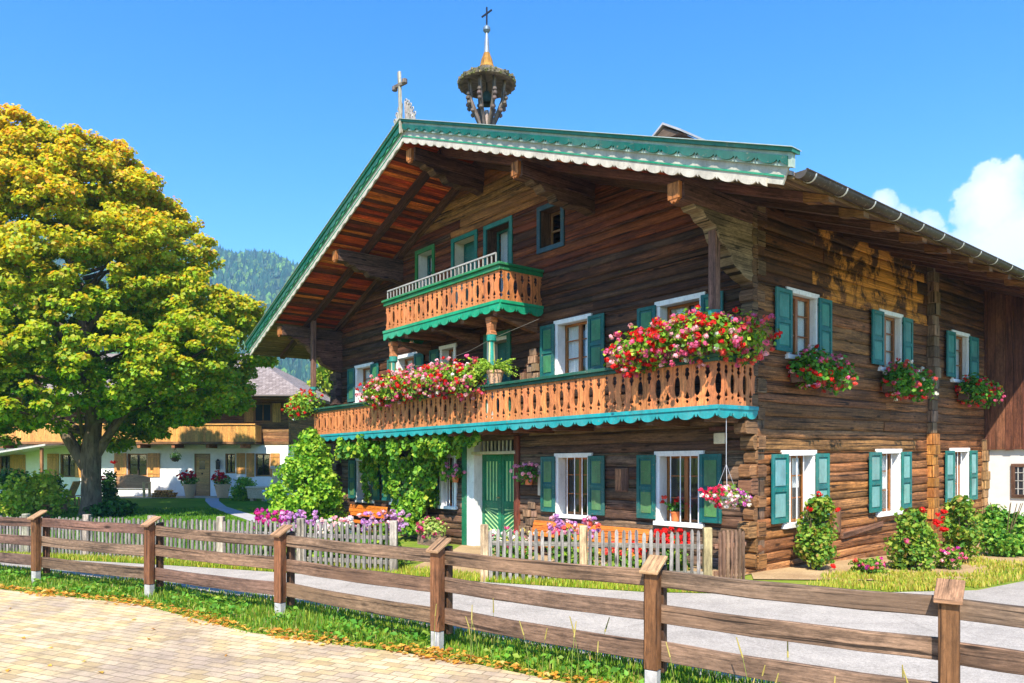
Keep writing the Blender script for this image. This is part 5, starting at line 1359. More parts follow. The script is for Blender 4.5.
def vine():
    rs = np.random.RandomState(50); t = thing('climbing_vine', fac(9.3, .15, -.1), 'bright green climbing vine covering the wall left of the door', 'vine')
    pts = []; out = []
    def blob(s, d, z, r, n, sq=(1, .6, 1)):
        b = ball(n, rs) * r; 
        for q in b: pts.append(fac(s + q[0] * sq[0], max(.03, d + q[1] * sq[1]), z + q[2] * sq[2]))
    for k in range(38):  # top garland just under the balcony
        s = rs.uniform(7.2, 12.3); blob(s, rs.uniform(.6, 1.12), rs.uniform(2.02, 2.33), rs.uniform(.14, .26), 64)
    for k in range(8): blob(rs.uniform(6.2, 7.3), .75, rs.uniform(2.2, 2.34), .12, 34)
    for k in range(50):  # main body
        z = rs.uniform(.0, 2.2); w2 = .95 if z > .6 else .75; s = 9.55 + rs.uniform(-w2, w2) * (1 if z > 1 else .8) - .1 * z; blob(s, rs.uniform(.12, .62), z, rs.uniform(.18, .30), 78)
    for k in range(9): blob(rs.uniform(10.3, 11.9), .3, rs.uniform(1.85, 2.25), .2, 50)
    for (s0, z0, z1) in ((12.15, 2.2, .75), (11.55, 2.1, 1.0), (11.0, 2.0, .9), (10.6, 1.9, .5), (8.25, 2.2, 1.35), (11.8, 2.2, 1.3), (8.6, 2.2, 1.4)):
        z = z0
        while z > z1: blob(s0 + .08 * math.sin(z * 5) + rs.uniform(-.06, .06), .22, z, .12, 24); z -= .11
    P = np.array([tuple(q) for q in pts]); nrm = -np.array(V); N = len(P)
    leaves('foliage', P, rs.uniform(.085, .15, N), palette([(.06, .19, .012), (.15, .34, .02), (.27, .44, .03), (.40, .46, .04)], [2, 3.5, 3, .8], N, rs), t, None, np.tile(nrm * .9, (N, 1)), .35, 'leaf', .45, .12, 51, .8)
    mb = MB(fac)
    for k in range(5):
        s = 9.4 + uni(-.25, .25); mb.tube([(s, .08, -.2), (s + uni(-.1, .1), .12, .6), (s + uni(-.4, .4), .12, 1.4), (s + uni(-1, 1), .2, 2.2)], [.03, .025, .02, .012], (.13, .09, .06), 'bark', 6)
    mb.build('stem', t)
vine()

def bush(name, label, cat, c, rx, rz, n, pal, wts, seed, size=(.06, .11), group=None, flowers=None, stems=True, lumps=26, top=1.0, upb=.5):
    """leafy shrub: many overlapping clumps, uneven outline"""
    rs = np.random.RandomState(seed); x, y = c; z = G(x, y); t = thing(name, (x, y, z), label, cat, group)
    P = []; D = []; per = n // lumps; tint = []
    for k in range(lumps):
        a = rs.uniform(0, 6.28); h = rs.uniform(.10, .90); w2 = math.sin(math.pi * min(1, (.25 + h * .72))) ** .7 * (1 if h < .5 else top)
        cc = np.array([x + math.cos(a) * rx * w2 * rs.uniform(.25, .78), y + math.sin(a) * rx * w2 * rs.uniform(.25, .78), z + h * rz * .95])
        r = rx * rs.uniform(.36, .55); b = ball(per, rs); q = cc + b * np.array([r, r, min(r, rz * .3) * .95]); P.append(q); D.append(b)
    P = np.concatenate(P); D = np.concatenate(D); P[:, 2] = np.maximum(P[:, 2], z + .02); N = len(P)
    leaves('foliage', P, rs.uniform(*size, N), palette(pal, wts, N, rs), t, None, D * .7, upb, 'leaf', .38, .12, seed)
    if stems:
        mb = MB()
        for k in range(7):
            a = uni(0, 6.28); mb.tube([(x + uni(-.06, .06), y + uni(-.06, .06), z - .03), (x + .25 * rx * math.cos(a), y + .25 * rx * math.sin(a), z + rz * .4), (x + .55 * rx * math.cos(a), y + .55 * rx * math.sin(a), z + rz * .8)], [.016, .012, .006], (.14, .10, .05), 'bark', 5)
        mb.build('stem', t)
    if flowers:
        C, cols, fr = flowers; C = np.array(C, float); C[:, 2] += z; blossoms('blossoms', C, fr, cols, t, 14, seed + 3)
    return t
ROSEPAL = [(.07, .19, .02), (.16, .30, .025), (.30, .38, .045), (.36, .24, .05)]
def around(c, rx, z0, z1, n, rs, front=True):
    o = []
    for _ in range(n):
        a = rs.uniform(math.pi, 2 * math.pi) if front else rs.uniform(0, 6.28); o.append((c[0] + rx * math.cos(a) * rs.uniform(.6, 1.05), c[1] + rx * math.sin(a) * .9, rs.uniform(z0, z1)))
    return o
rsx = np.random.RandomState(60)
gr_ = 'rose bushes along the side wall'
c = Hm(-.42, 1.02, 0); c = (c.x, c.y); bush('rose_bush', 'rose bush with three red roses below the corner window', 'rose bush', c, .36, 1.26, 2600, ROSEPAL, [2, 3, 3, .6], 61, (.05, .10), gr_, ([(c[0] - .20, c[1] - .3, 1.00), (c[0] + .22, c[1] - .3, .98), (c[0] + .02, c[1] - .1, 1.22), (c[0] + .1, c[1] - .42, .12)], np.array([RED] * 4), .06))
c = (6.45, 11.9); bush('rose_bush', 'broad rose bush in front of the middle side window', 'rose bush', c, .38, 1.02, 2800, ROSEPAL, [2, 3, 3, .4], 62, (.05, .10), gr_, ([(c[0] + .0, c[1] - .3, .98), (c[0] - .3, c[1] - .4, .5)], np.array([RED, PINK]), .06))
c = (7.75, 12.75); bush('rose_bush', 'rose bush with a red spray beside the orange log column', 'rose bush', c, .33, 1.24, 2600, ROSEPAL, [2, 3, 3, .6], 63, (.05, .10), gr_, ([(c[0] - .62 + uni(-.12, .12), c[1] - .45, .78 + uni(-.16, .2)) for _ in range(12)], np.array([RED] * 12), .05))
c = (9.55, 14.3); bush('leafy_shrub', 'feathery green shrub in front of the white wing wall', 'shrub', c, .52, 1.3, 2800, [(.08, .24, .03), (.16, .36, .04), (.28, .42, .05)], [2, 3, 2], 64, (.06, .13), None, None, True, 16, 1.0, .2)
c = (5.52, 11.42); bush('low_flower_clump', 'low pink flower clump on the sandy soil by the side wall', 'flowers', c, .30, .24, 700, ROSEPAL, [2, 3, 3, .2], 65, (.04, .07), 'low flower clumps', (around(c, .28, .10, .24, 13, rsx), palette([PINK, MAG, SALM], [2, 1, 1], 13, rsx), .035), False)
c = (7.05, 11.95); bush('low_flower_clump', 'small pink flower clump between the two larger rose bushes', 'flowers', c, .26, .36, 600, ROSEPAL, [2, 3, 3, .2], 66, (.04, .07), 'low flower clumps', (around(c, .26, .15, .38, 14, rsx), palette([PINK, MAG, LPINK], [2, 1, 1], 14, rsx), .038), False)
def conical():
    rs = np.random.RandomState(70); x, y = -5.55, 20.2; z = G(x, y); t = thing('conical_shrub', (x, y, z), 'tall bright green leafy shrub at the left house corner', 'shrub'); P = []; D = []
    for k in range(150):
        h = rs.uniform(0, 1) ** 1.2; rr = 1.02 * (math.sin(math.pi * min(1, .33 + h * .67)) ** .8) * (1 + .12 * math.sin(k)); a = rs.uniform(0, 6.28); cc = np.array([x + rr * math.cos(a) * rs.uniform(.45, .92), y + rr * math.sin(a) * rs.uniform(.45, .92), z + .12 + h * 2.55]); b = ball(80, rs); P.append(cc + b * .26); D.append(b)
    P = np.concatenate(P); D = np.concatenate(D); N = len(P); leaves('foliage', P, rs.uniform(.08, .15, N), palette([(.10, .27, .015), (.22, .42, .025), (.36, .52, .04)], [2, 3, 2.4], N, rs), t, None, D * .6, .6, 'leaf', .4, .12, 71)
    mb = MB()
    for k in range(6): a = k; mb.tube([(x, y, z - .1), (x + .2 * math.cos(a), y + .2 * math.sin(a), z + 1.1), (x + .35 * math.cos(a), y + .35 * math.sin(a), z + 2.1)], [.04, .03, .01], (.15, .10, .06), 'bark', 6)
    mb.build('stem', t)
conical()
# garden flowers behind the picket fences
gp = 'phlox clumps behind the picket fences'
def phlox(label, c, rx, h, cols, w, n, seed, gr=gp, fr=.055):
    rs = np.random.RandomState(seed); z0 = G(*c)
    bush('phlox', label, 'flowers', c, rx, h * .9, 900, [(.07, .20, .02), (.14, .30, .025), (.26, .38, .04)], [2, 3, 2], seed, (.05, .11), gr, (around(c, rx * .95, h * .74, h * 1.12, n * 2, rs, False), palette(cols, w, n * 2, rs), fr))
phlox('magenta phlox clump left of the lilac phlox', (-4.35, 13.4), .34, .80, [MAG, (.60, .03, .22)], [2, 1], 30, 81)
phlox('lilac phlox clump behind the long picket fence', (-3.72, 13.0), .36, .78, [LIL, (.62, .32, .55)], [2, 1], 32, 82)
phlox('white and pale pink phlox clump next to the lilac phlox', (-3.02, 12.75), .34, .70, [WHT, LPINK, WHT], [2, 1, 1], 24, 83)
phlox('pale lilac phlox clump before the small orange bench', (-2.15, 12.35), .42, .80, [LIL, LPINK, (.60, .36, .60)], [2, 1, 2], 28, 84)
phlox('pink phlox clump before the long orange bench', (.95, 11.5), .42, .78, [LIL, PINK, LPINK, SALM], [2, 1, 2, 1], 26, 85)
phlox('mixed white and red flower clump by the garden entrance', (-.02, 11.5), .40, .60, [WHT, PINK, (.80, .66, .2)], [2, 1, 1], 16, 86, fr=.05)
phlox('tall red dahlia clump behind the right picket fence end', (2.35, 10.85), .28, .66, [RED], [1], 14, 87, None, .06)
phlox('low mixed flower clump under the long bench', (1.7, 11.3), .36, .42, [RED, SALM, (.8, .5, .1)], [1, 1, 1], 14, 88, None, .05)
flower_mass('flower_trough', 'flower pot', 'trough of pale yellow foliage and pink flowers beside the vine', [fac(8.05, .55, .20), fac(8.6, .55, .20)], .24, 900, 24, [(.62, .04, .20), PINK], [2, 1], None, leafpal=[(.36, .44, .10), (.46, .50, .16), (.16, .32, .04)], box=planter(fac, 7.95, 8.72, .42, .68, -.22, .14, (.20, .13, .09)), seed=89, loc=fac(8.3, .55, -.25))
# creeping plants beyond the road and in the left garden
bush('leafy_shrub', 'yellow green shrub at the far left behind the picket fence', 'shrub', (-17.2, 26.5), 1.25, 1.55, 2600, [(.16, .33, .02), (.32, .46, .03), (.46, .52, .06)], [1, 3, 3], 91, (.10, .2), 'shrubs in the left garden')
bush('leafy_shrub', 'dark green shrub at the far left below the lean-to roof', 'shrub', (-20.6, 30.5), .9, 1.6, 2000, [(.03, .10, .02), (.06, .17, .025), (.12, .26, .03)], [2, 2, 1], 92, (.10, .18), 'shrubs in the left garden')
bush('leafy_shrub', 'second dark shrub left of the garden chair', 'shrub', (-19.7, 31.2), .7, 1.5, 1800, [(.03, .09, .02), (.06, .17, .025), (.14, .28, .03)], [2, 2, 1], 93, (.10, .18), 'shrubs in the left garden')
c = (-16.95, 31.0); bush('rose_bush', 'dark rose bush with red roses right of the maple trunk', 'rose bush', c, .46, 1.65, 1300, [(.03, .10, .02), (.06, .17, .025), (.12, .26, .03)], [2, 2, 1], 94, (.08, .15), None, ([(c[0] + .1, c[1] - .6, 1.25), (c[0] - .2, c[1] - .5, 1.7), (c[0] + .5, c[1] - .5, 1.9)], np.array([RED] * 3), .13))
bush('leafy_shrub', 'low dark ground shrub at the foot of the maple', 'shrub', (-14.3, 26.4), .95, .5, 1600, [(.02, .09, .015), (.04, .15, .02), (.08, .2, .03)], [2, 2, 1], 95, (.10, .2), 'shrubs in the left garden', None, False)
bush('round_bush', 'clipped round light green bush beside the stone trough', 'bush', (-12.95, 35.6), .72, 1.05, 2600, [(.08, .24, .02), (.17, .36, .03), (.28, .44, .04)], [1, 2, 1.5], 96, (.07, .13), None, None, False, 30)
c = (-10.95, 33.8); bush('hydrangea', 'pale blue hydrangea clump in front of the stone pillar', 'flowers', c, .40, .45, 500, [(.08, .2, .05), (.14, .28, .08)], [1, 1], 97, (.08, .14), None, (around(c, .42, .12, .55, 34, rsx, False), palette([(.42, .58, .80), (.55, .68, .85)], [1, 1], 34, rsx), .12), False)

# ================================================================== BENCHES
def slat_bench(s0, s1, zs_, label, cat='bench', group='orange benches on the house front'):
    t = thing('bench', fac((s0 + s1) / 2, .4, -.25), label, cat, group); oc = (.58, .17, .018)
    mb = MB(fac)
    for k in range(4): mb.box(s0, s1, .30 + k * .095, .385 + k * .095, zs_, zs_ + .035, jit(oc, .08), 'varnish', 0)
    mb.build('seat', t, .006); mb = MB(fac)
    for k in range(3):
        z = zs_ + .14 + k * .105; d = .24 - k * .03
        mb.hexa([(s0, d, z), (s1, d, z), (s1, d + .028, z), (s0, d + .028, z), (s0, d - .03, z + .095), (s1, d - .03, z + .095), (s1, d - .002, z + .095), (s0, d - .002, z + .095)], jit(oc, .08), 'varnish')
    mb.build('backrest', t, .006)
    for s in (s0 + .15, s1 - .22):
        mb = MB(fac); mb.box(s, s + .07, .60, .67, -.3, zs_ - .002, (.40, .12, .02), 'varnish', 2); mb.build('leg', t, .005)
        mb = MB(fac); mb.hexa([(s, .22, -.3), (s + .07, .22, -.3), (s + .07, .30, -.3), (s, .30, -.3), (s, .11, zs_ + .42), (s + .07, .11, zs_ + .42), (s + .07, .15, zs_ + .42), (s, .15, zs_ + .42)], (.40, .12, .02), 'varnish', None, 2); mb.build('leg', t, .005)
        mb = MB(fac); mb.box(s, s + .07, .27, .60, zs_ - .07, zs_ - .003, (.40, .12, .02), 'varnish', 1); mb.build('seat_support', t, .004)
slat_bench(2.0, 5.05, .10, 'long orange slatted bench under the two barred front windows')
slat_bench(11.0, 13.1, .12, 'shorter orange slatted bench left of the vine under shuttered windows')

# clothes line and small things on the facade
mb = MB(fac); pts = [(9.2, .95, 4.15 - 0), (8.2, .98, 4.02), (7.2, 1.0, 4.02), (6.2, 1.0, 4.12), (5.44, .99, 4.28), (4.3, .7, 4.55)]
mb.tube(pts, .0035, (.30, .27, .22), 'metal', 5); o = mb.build('clothes_line', None, 0, fac(7.2, 1, 4.0)); tag(o, 'thin slack line strung under the small upper balcony', 'clothes line')

# ================================================================== MAPLE
def maple():
    rs = np.random.RandomState(100); x0, y0 = -15.05, 26.4; z0 = G(x0, y0); KS = .935; t = thing('maple_tree', (x0, y0, z0), 'huge yellow and green maple with forked dark trunk on the lawn', 'tree')
    mb = MB(); tc = (.14, .10, .07)
    def limb(pts, r): mb.tube(pts, [q * KS * .86 for q in r], tc, 'bark', 12)
    B = lambda dx, dy, z: (x0 + dx * KS, y0 + dy * KS, z0 + z * KS)
    limb([B(0, 0, -.2), B(0, 0, .1), B(.0, 0, .5), B(.0, 0, 1.4), B(-.02, 0, 2.2), B(.06, 0, 3.2), B(.12, .1, 4.6), B(-.3, .2, 7.0), B(-.9, .1, 10.2), B(-1.3, 0, 13)], [.62, .52, .43, .40, .43, .36, .33, .25, .14, .05])
    limb([B(-.12, 0, 1.7), B(-.45, -.05, 2.3), B(-.85, -.1, 3.0), B(-1.3, -.1, 4.0), B(-2.6, -.3, 6.0), B(-4.2, -.5, 8.2)], [.26, .27, .25, .21, .15, .06])
    limb([B(.12, 0, 2.2), B(.55, .1, 3.0), B(.95, .1, 3.6), B(1.6, .2, 4.4), B(3.0, .3, 5.6), B(4.6, .2, 6.6)], [.22, .20, .18, .15, .10, .04])
    limb([B(.35, .0, 2.75), B(.95, -.2, 3.25), B(1.5, -.3, 3.9), B(2.6, -.8, 4.6)], [.12, .11, .09, .04])
    limb([B(.08, 0, 3.4), B(.3, -.8, 4.6), B(.4, -2.4, 6.2), B(.6, -3.6, 7.6)], [.2, .17, .12, .05])
    limb([B(0, 0, 3.4), B(-.6, .9, 4.8), B(-1.6, 2.6, 6.8), B(-2.2, 3.6, 8.6)], [.2, .17, .12, .05])
    limb([B(-.3, .2, 7.0), B(1.2, -.3, 8.6), B(2.4, -.8, 10)], [.16, .10, .04]); limb([B(-.5, .2, 8.0), B(-2.2, -.5, 10), B(-3.4, -.8, 11.6)], [.14, .09, .03])
    for k in range(34):
        a = rs.uniform(0, 6.28); z = rs.uniform(4.0, 10.5); r = rs.uniform(3, 6) * (1 if z < 8 else .6); mb.tube([B(-.3, 0, z - 1.0), B(r * .5 * math.cos(a) - .6, r * .5 * math.sin(a), z - .2), B(r * math.cos(a) - .8, r * math.sin(a), z + .5)], [.08, .05, .02], tc, 'bark', 5)
    mb.build('trunk', t)
    cx = x0 - 1.8
    RP = [(2.6, 4.3), (3.2, 6.2), (4.1, 7.4), (5.5, 8.0), (6.7, 7.7), (8.0, 7.0), (9.2, 6.3), (10.0, 5.4), (11.2, 4.3), (12.6, 3.1), (13.5, 1.9), (13.9, .7)]
    zz = [q[0] for q in RP]; rr = [q[1] for q in RP]
    P = []; D = []; Tn = []
    def clump(c, r, n, hi):
        b = ball(n, rs); P.append(c + b * np.array([r, r, r * .62])); D.append(b); Tn.append(np.stack([b[:, 2] * .5 + .5, np.full(n, hi)], 1))
    lobes_ = []; tries = 0
    while len(lobes_) < 120 and tries < 6000:       # boughs: big rounded sprays set over the crown
        tries += 1; z = rs.uniform(3.0, 13.2); Rz = np.interp(z, zz, rr)
        if rs.uniform() > .3 + .7 * Rz / 8.0: continue
        a = rs.uniform(0, 2 * math.pi); lr = rs.uniform(.85, 1.65) * (1 if z < 11 else .8); q = rs.uniform(.35, 1) ** .5
        rad = max(0, Rz * q + .15 - lr * .75); c = np.array([cx + rad * math.cos(a), y0 + rad * math.sin(a) * .66, z])
        if z < 3.7 and abs(c[0] - x0) < 2.0 and c[1] < y0 + 1.5: continue
        if any(np.linalg.norm((c - d) * np.array([1, 1, 1.25])) < (lr + e) * .52 for d, e in lobes_): continue
        lobes_.append((c, lr))
    for c, lr in lobes_:
        out = np.array([c[0] - cx, (c[1] - y0) / .64, (c[2] - 7.0) * .6 + 2.5]); out /= np.linalg.norm(out) + 1e-6
        n = int(15 * lr ** 1.8) + 6; k = 0
        while k < n:
            d = rs.normal(size=3); d /= np.linalg.norm(d)
            if d @ out < rs.uniform(-.75, .25): continue
            p = c + d * lr * rs.uniform(.72, 1.05) * np.array([1, 1, .8]); clump(p, rs.uniform(.26, .48), int(rs.uniform(90, 150)), (p[2] - 2.6) / 11.3); k += 1
    P = np.concatenate(P); D = np.concatenate(D); Tn = np.concatenate(Tn); N = len(P)
    # autumn tint: the outer, upper leaves of each spray have turned
    outw = np.sqrt((P[:, 0] - cx) ** 2 + ((P[:, 1] - y0) / .64) ** 2) / np.interp(P[:, 2], zz, rr)
    f = np.clip(-.04 + .78 * Tn[:, 1] + .55 * (Tn[:, 0] - .45) + .5 * (outw - .75) + rs.normal(0, .16, N), 0, 1)[:, None]
    g = palette([(.09, .25, .008), (.17, .37, .01), (.29, .47, .014)], [2, 3, 2], N, rs, .2); yl = palette([(.66, .52, .01), (.72, .40, .008), (.52, .54, .015), (.74, .27, .008)], [3, 2.6, 2, .9], N, rs, .2)
    leaves('crown', P, rs.uniform(.11, .18, N), g * (1 - f) + yl * f, t, None, D * .9 + np.array([-.1, -.5, .35]), .5, 'maple_leaf', .42, .14, 101, .5)
maple()

def far_tree(name, label, c, h, rx, pal, wts, seed, n=7000, size=(.25, .45), group='trees behind the farmhouse', zb=.18):
    rs = np.random.RandomState(seed); x, y = c; z0 = G(x, y); t = thing(name, (x, y, z0), label, 'tree', group); P = []; D = []
    mb = MB(); mb.tube([(x, y, z0 - .2), (x + .1, y, z0 + h * .4), (x, y, z0 + h * .9)], [h * .022, h * .016, .03], (.20, .17, .14), 'bark', 8)
    for k in range(14): a = k * 2.4; zz = h * (.25 + .045 * k); mb.tube([(x, y, z0 + zz), (x + rx * .6 * math.cos(a), y + rx * .6 * math.sin(a), z0 + zz + .12 * h)], [.06, .02], (.18, .15, .12), 'bark', 5)
    mb.build('trunk', t); L = n // 60
    for k in range(L):
        q = rs.uniform(zb, 1); rr = rx * math.sin(math.pi * min(1, .22 + .78 * q)) ** .8 * rs.uniform(.3, .95); a = rs.uniform(0, 6.28); b = ball(60, rs); P.append(np.array([x + rr * math.cos(a), y + rr * math.sin(a), z0 + q * h]) + b * rx * rs.uniform(.16, .3)); D.append(b)
    P = np.concatenate(P); D = np.concatenate(D); N = len(P); leaves('crown', P, rs.uniform(*size, N), palette(pal, wts, N, rs), t, None, D * .5, .4, 'leaf', .4, .12, seed)
YGP = [(.16, .30, .02), (.30, .42, .03), (.44, .46, .05)]
far_tree('birch_tree', 'light yellow green tree seen past the left balcony end', (-11.0, 47), 9.2, 2.7, YGP, [2, 3, 2], 111)
far_tree('leafy_tree', 'darker green tree just behind the left house corner', (-8.7, 41), 6.6, 1.5, [(.06, .16, .02), (.12, .26, .02), (.26, .36, .03)], [2, 3, 1], 112, 4500)
far_tree('leafy_tree', 'round light green tree behind the white and timber house', (-14.4, 58), 5.6, 3.2, YGP, [2, 3, 2], 113, 5000)

# ================================================================== NEIGHBOUR HOUSE
def neighbour():
    YF = 38.7; ZB = -.3; X0, X1 = -30.0, -11.74
    h = thing('timber_house', (-16.2, YF, ZB), 'white and timber neighbour house with long wooden balcony behind the maple', 'house')
    honey = (.58, .29, .075); dk = (.035, .028, .026); brown = (.30, .155, .06)
    wins = [(-20.17, -19.13, .78, 1.98), (-15.04, -14.51, .94, 1.98), (-13.47, -12.68, .78, 1.98), (-23.7, -22.9, .75, 1.95), (-26.9, -26.3, .8, 1.9)]
    door = (-16.66, -15.82, ZB, 1.98)
    def T(s, d, z): return Vector((s, YF - d, z))
    # white wall with real openings
    mb = MB(T); xs = sorted(set([X0, X1] + [w[0] for w in wins] + [w[1] for w in wins] + [door[0], door[1]])); zs2 = sorted(set([ZB - .3, 2.45] + [w[2] for w in wins] + [w[3] for w in wins] + [ZB]))
    for a, b in zip(xs, xs[1:]):
        run = None
        for c, e in zip(zs2, zs2[1:]):
            mx, mz = (a + b) / 2, (c + e) / 2; op = any(w[0] < mx < w[1] and w[2] < mz < w[3] for w in wins + [door])
            if not op: mb.add([T0 for T0 in ((a, 0, c), (b, 0, c), (b, 0, e), (a, 0, e))], [(0, 1, 2, 3)], [[(a, c), (b, c), (b, e), (a, e)]], (.86, .86, .85), 'plaster')
    mb.add([(X1, 0, ZB - .3), (X1, -11, ZB - .3), (X1, -11, 2.45), (X1, 0, 2.45)], [(0, 1, 2, 3)], [[(0, 0), (1, 0), (1, 1), (0, 1)]], (.86, .86, .85), 'plaster')
    mb.build('white_wall', h, recalc=False)
    mb = MB(T)   # timber storey
    z = 2.45
    while z < 5.2: mb.box(X0, X1 + .04, -.3, .05 + uni(-.012, .012), z + .004, z + .156, jit((.24, .12, .05), .2), 'plank', 0); mb.box(X1 - .3, X1 + .06, -11, -.301, z + .004, z + .156, jit((.24, .12, .05), .2), 'plank', 1); z += .16
    mb.build('timber_wall', h)
    def win(w, sh, parent=h, dk_=dk):
        a, b, c, e = w; mb = MB(T); f = .07
        mb.box(a, b, -.14, -.06, c, c + f, jit(brown), 'plank', 0); mb.box(a, b, -.14, -.06, e - f, e, jit(brown), 'plank', 0)
        mb.box(a, a + f, -.14, -.061, c + f, e - f, jit(brown), 'plank', 2); mb.box(b - f, b, -.14, -.061, c + f, e - f, jit(brown), 'plank', 2)
        m = (a + b) / 2; mb.box(m - .025, m + .025, -.13, -.07, c + f, e - f, (.05, .04, .035), 'plank', 2); mb.box(a + f, b - f, -.128, -.075, (c + e) / 2 - .02, (c + e) / 2 + .02, (.05, .04, .035), 'plank', 0)
        for q0, q1 in ((a - .01, a), (b, b + .01)): mb.box(q0, q1, -.14, .0, c, e, (.75, .74, .70), 'plaster')
        p = mb.build('window', h, .006)
        mb = MB(T); mb.box(a + f * .5, b - f * .5, -.136, -.128, c + f * .5, e - f * .5, (1, 1, 1), 'glass'); mb.build('pane', p)
        mb = MB(T); mb.box(a - .2, b + .3, -.32, -.30, c - .1, e + .1, (.02, .02, .022), 'cloth'); mb.build('dark_room_sheet', p)  # near-black sheet behind the pane, the unlit room's darkness put into its colour
        for q0, q1 in sh:
            mb = MB(T); n = 4
            for k in range(n): s0 = q0 + (q1 - q0) * k / n; mb.box(s0 + .003, s0 + (q1 - q0) / n - .003, .015, .05, c - .02, e + .02, jit(honey, .15), 'varnish', 2)
            for zz in (c + .12, e - .2): mb.box(q0 + .02, q1 - .02, .05, .07, zz, zz + .08, jit(honey, .1), 'varnish', 0)
            mb.build('shutter', p)
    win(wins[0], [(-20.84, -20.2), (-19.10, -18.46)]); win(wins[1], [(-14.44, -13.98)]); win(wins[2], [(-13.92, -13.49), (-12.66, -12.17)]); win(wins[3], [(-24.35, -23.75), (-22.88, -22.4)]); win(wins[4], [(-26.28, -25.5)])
    a, b, c, e = -13.5, -12.56, 3.62, 4.62
    mb = MB(T); f = .08
    mb.box(a, b, .04, .10, c, c + f, jit(brown), 'plank', 0); mb.box(a, b, .04, .10, e - f, e, jit(brown), 'plank', 0); mb.box(a, a + f, .04, .098, c + f, e - f, jit(brown), 'plank', 2); mb.box(b - f, b, .04, .098, c + f, e - f, jit(brown), 'plank', 2); mb.box(-13.05, -13.0, .05, .09, c + f, e - f, brown, 'plank', 2)
    p = mb.build('window', h, .006); mb = MB(T); mb.box(a + f, b - f, .055, .07, c + f, e - f, (.03, .04, .05), 'dark_pane'); mb.build('pane', p)
    for q0, q1 in ((-14.0, -13.53), (-12.53, -12.1)): mb = MB(T); mb.box(q0, q1, .06, .10, c, e, jit(honey, .1), 'varnish', 2); mb.build('shutter', p, .006)
    # door
    a, b, c, e = door; mb = MB(T); mb.box(a - .01, a + .07, -.12, -.03, c, e, jit(brown), 'varnish', 2); mb.box(b - .07, b + .01, -.12, -.03, c, e, jit(brown), 'varnish', 2); mb.box(a + .07, b - .07, -.12, -.03, e - .08, e, jit(brown), 'varnish', 0)
    p = mb.build('door', h, .006); mb = MB(T); k = c
    while k < e - .1: mb.box(a + .07, b - .07, -.11, -.06 + .004 * (int(k * 10) % 2), k, k + .095, jit((.46, .25, .10), .12), 'varnish', 0); k += .10
    mb.build('door_leaf', p); mb = MB(T); mb.box(-16.42, -16.12, -.058, -.045, 1.15, 1.62, (.04, .045, .05), 'dark_pane'); mb.build('pane', p)
    mb = MB(T); mb.prism([(-16.33, .95), (-16.27, .85), (-16.21, .95), (-16.24, .98), (-16.27, .96), (-16.30, .98)], 1, -.058, -.048, (.03, .02, .02), 'plank'); mb.build('heart_cutout', p)
    # balcony
    mb = MB(T); bx0, bx1 = -30, -13.1
    mb.box(bx0, bx1, .05, 1.15, 2.46, 2.58, (.20, .10, .045), 'plank', 0); k = bx0 + .4
    while k < bx1: mb.box(k, k + .16, .02, 1.10, 2.26, 2.458, jit((.26, .11, .045)), 'plank', 1); k += 1.75
    p = mb.build('balcony', h); mb = MB(T); k = bx0
    while k < bx1 - .05: mb.box(k, k + .135, 1.10, 1.14, 2.50 + uni(-.01, .01), 3.42, jit(honey, .16), 'varnish', 2); k += .14
    for q in range(7): mb.box(bx1 - .04, bx1, .06 + q * .15, .19 + q * .15, 2.5, 3.42, jit(honey, .16), 'varnish', 2)
    mb.build('balcony_boards', p); mb = MB(T); mb.box(bx0, bx1 + .04, 1.05, 1.20, 3.42, 3.50, jit(honey, .1), 'varnish', 0); mb.build('handrail', p, .01)
    # hipped roof
    mb = MB(); ex0, ex1, ey0, ey1, ez = -31.5, -10.35, 37.3, 51.3, 4.95; rz = 8.0; rx0, rx1, ry = -26.5, -15.8, 44.3
    E = [(ex0, ey0, ez), (ex1, ey0, ez), (ex1, ey1, ez), (ex0, ey1, ez)]; Rg = [(rx0, ry, rz), (rx1, ry, rz)]
    for f in ((E[0], E[1], Rg[1], Rg[0]), (E[1], E[2], Rg[1]), (E[2], E[3], Rg[0], Rg[1]), (E[3], E[0], Rg[0])):
        u = (Vector(f[1]) - Vector(f[0])).normalized(); n = (Vector(f[1]) - Vector(f[0])).cross(Vector(f[2]) - Vector(f[0])).normalized(); v = n.cross(u)
        mb.add(list(f), [tuple(range(len(f)))], [[((Vector(q) - Vector(f[0])).dot(u), (Vector(q) - Vector(f[0])).dot(v)) for q in f]], (1.0, .97, .95), 'shingle')
    rf = mb.build('roof', h, recalc=False)
    mb = MB(); mb.box(ex0 + .02, ex1 - .02, ey0 + .02, ey1 - .02, ez - .16, ez - .004, (.20, .11, .055), 'plank', 0); mb.build('eaves', rf)
    mb = MB(); mb.tube([(ex0, ey0 - .05, ez - .05), (ex1 + .05, ey0 - .05, ez - .05)], .07, (.12, .10, .09), 'metal', 8); mb.tube([(-11.55, ey0 + .1, ez - .1), (-11.4, YF - .12, ez - .75), (-11.4, YF - .12, ez - .9)], .05, (.12, .10, .09), 'metal', 6); mb.build('gutter', rf)
    # lean-to on the left
    mb = MB(); P = [(-30.5, 36.2, 1.15), (-22.9, 36.2, 2.36), (-22.9, 38.6, 2.44), (-30.5, 38.6, 1.23)]
    mb.hexa(P + [(x, y, z + .09) for x, y, z in P], (.60, .55, .50), 'metal'); mb.build('lean_to_roof', h)
    for x in (-23.2, -26.9, -30): mb = MB(); mb.box(x - .06, x + .06, 36.35, 36.47, -.3, 2.30 - (-22.9 - x) * .159, jit((.30, .15, .06)), 'plank', 2); mb.build('porch_post', h)
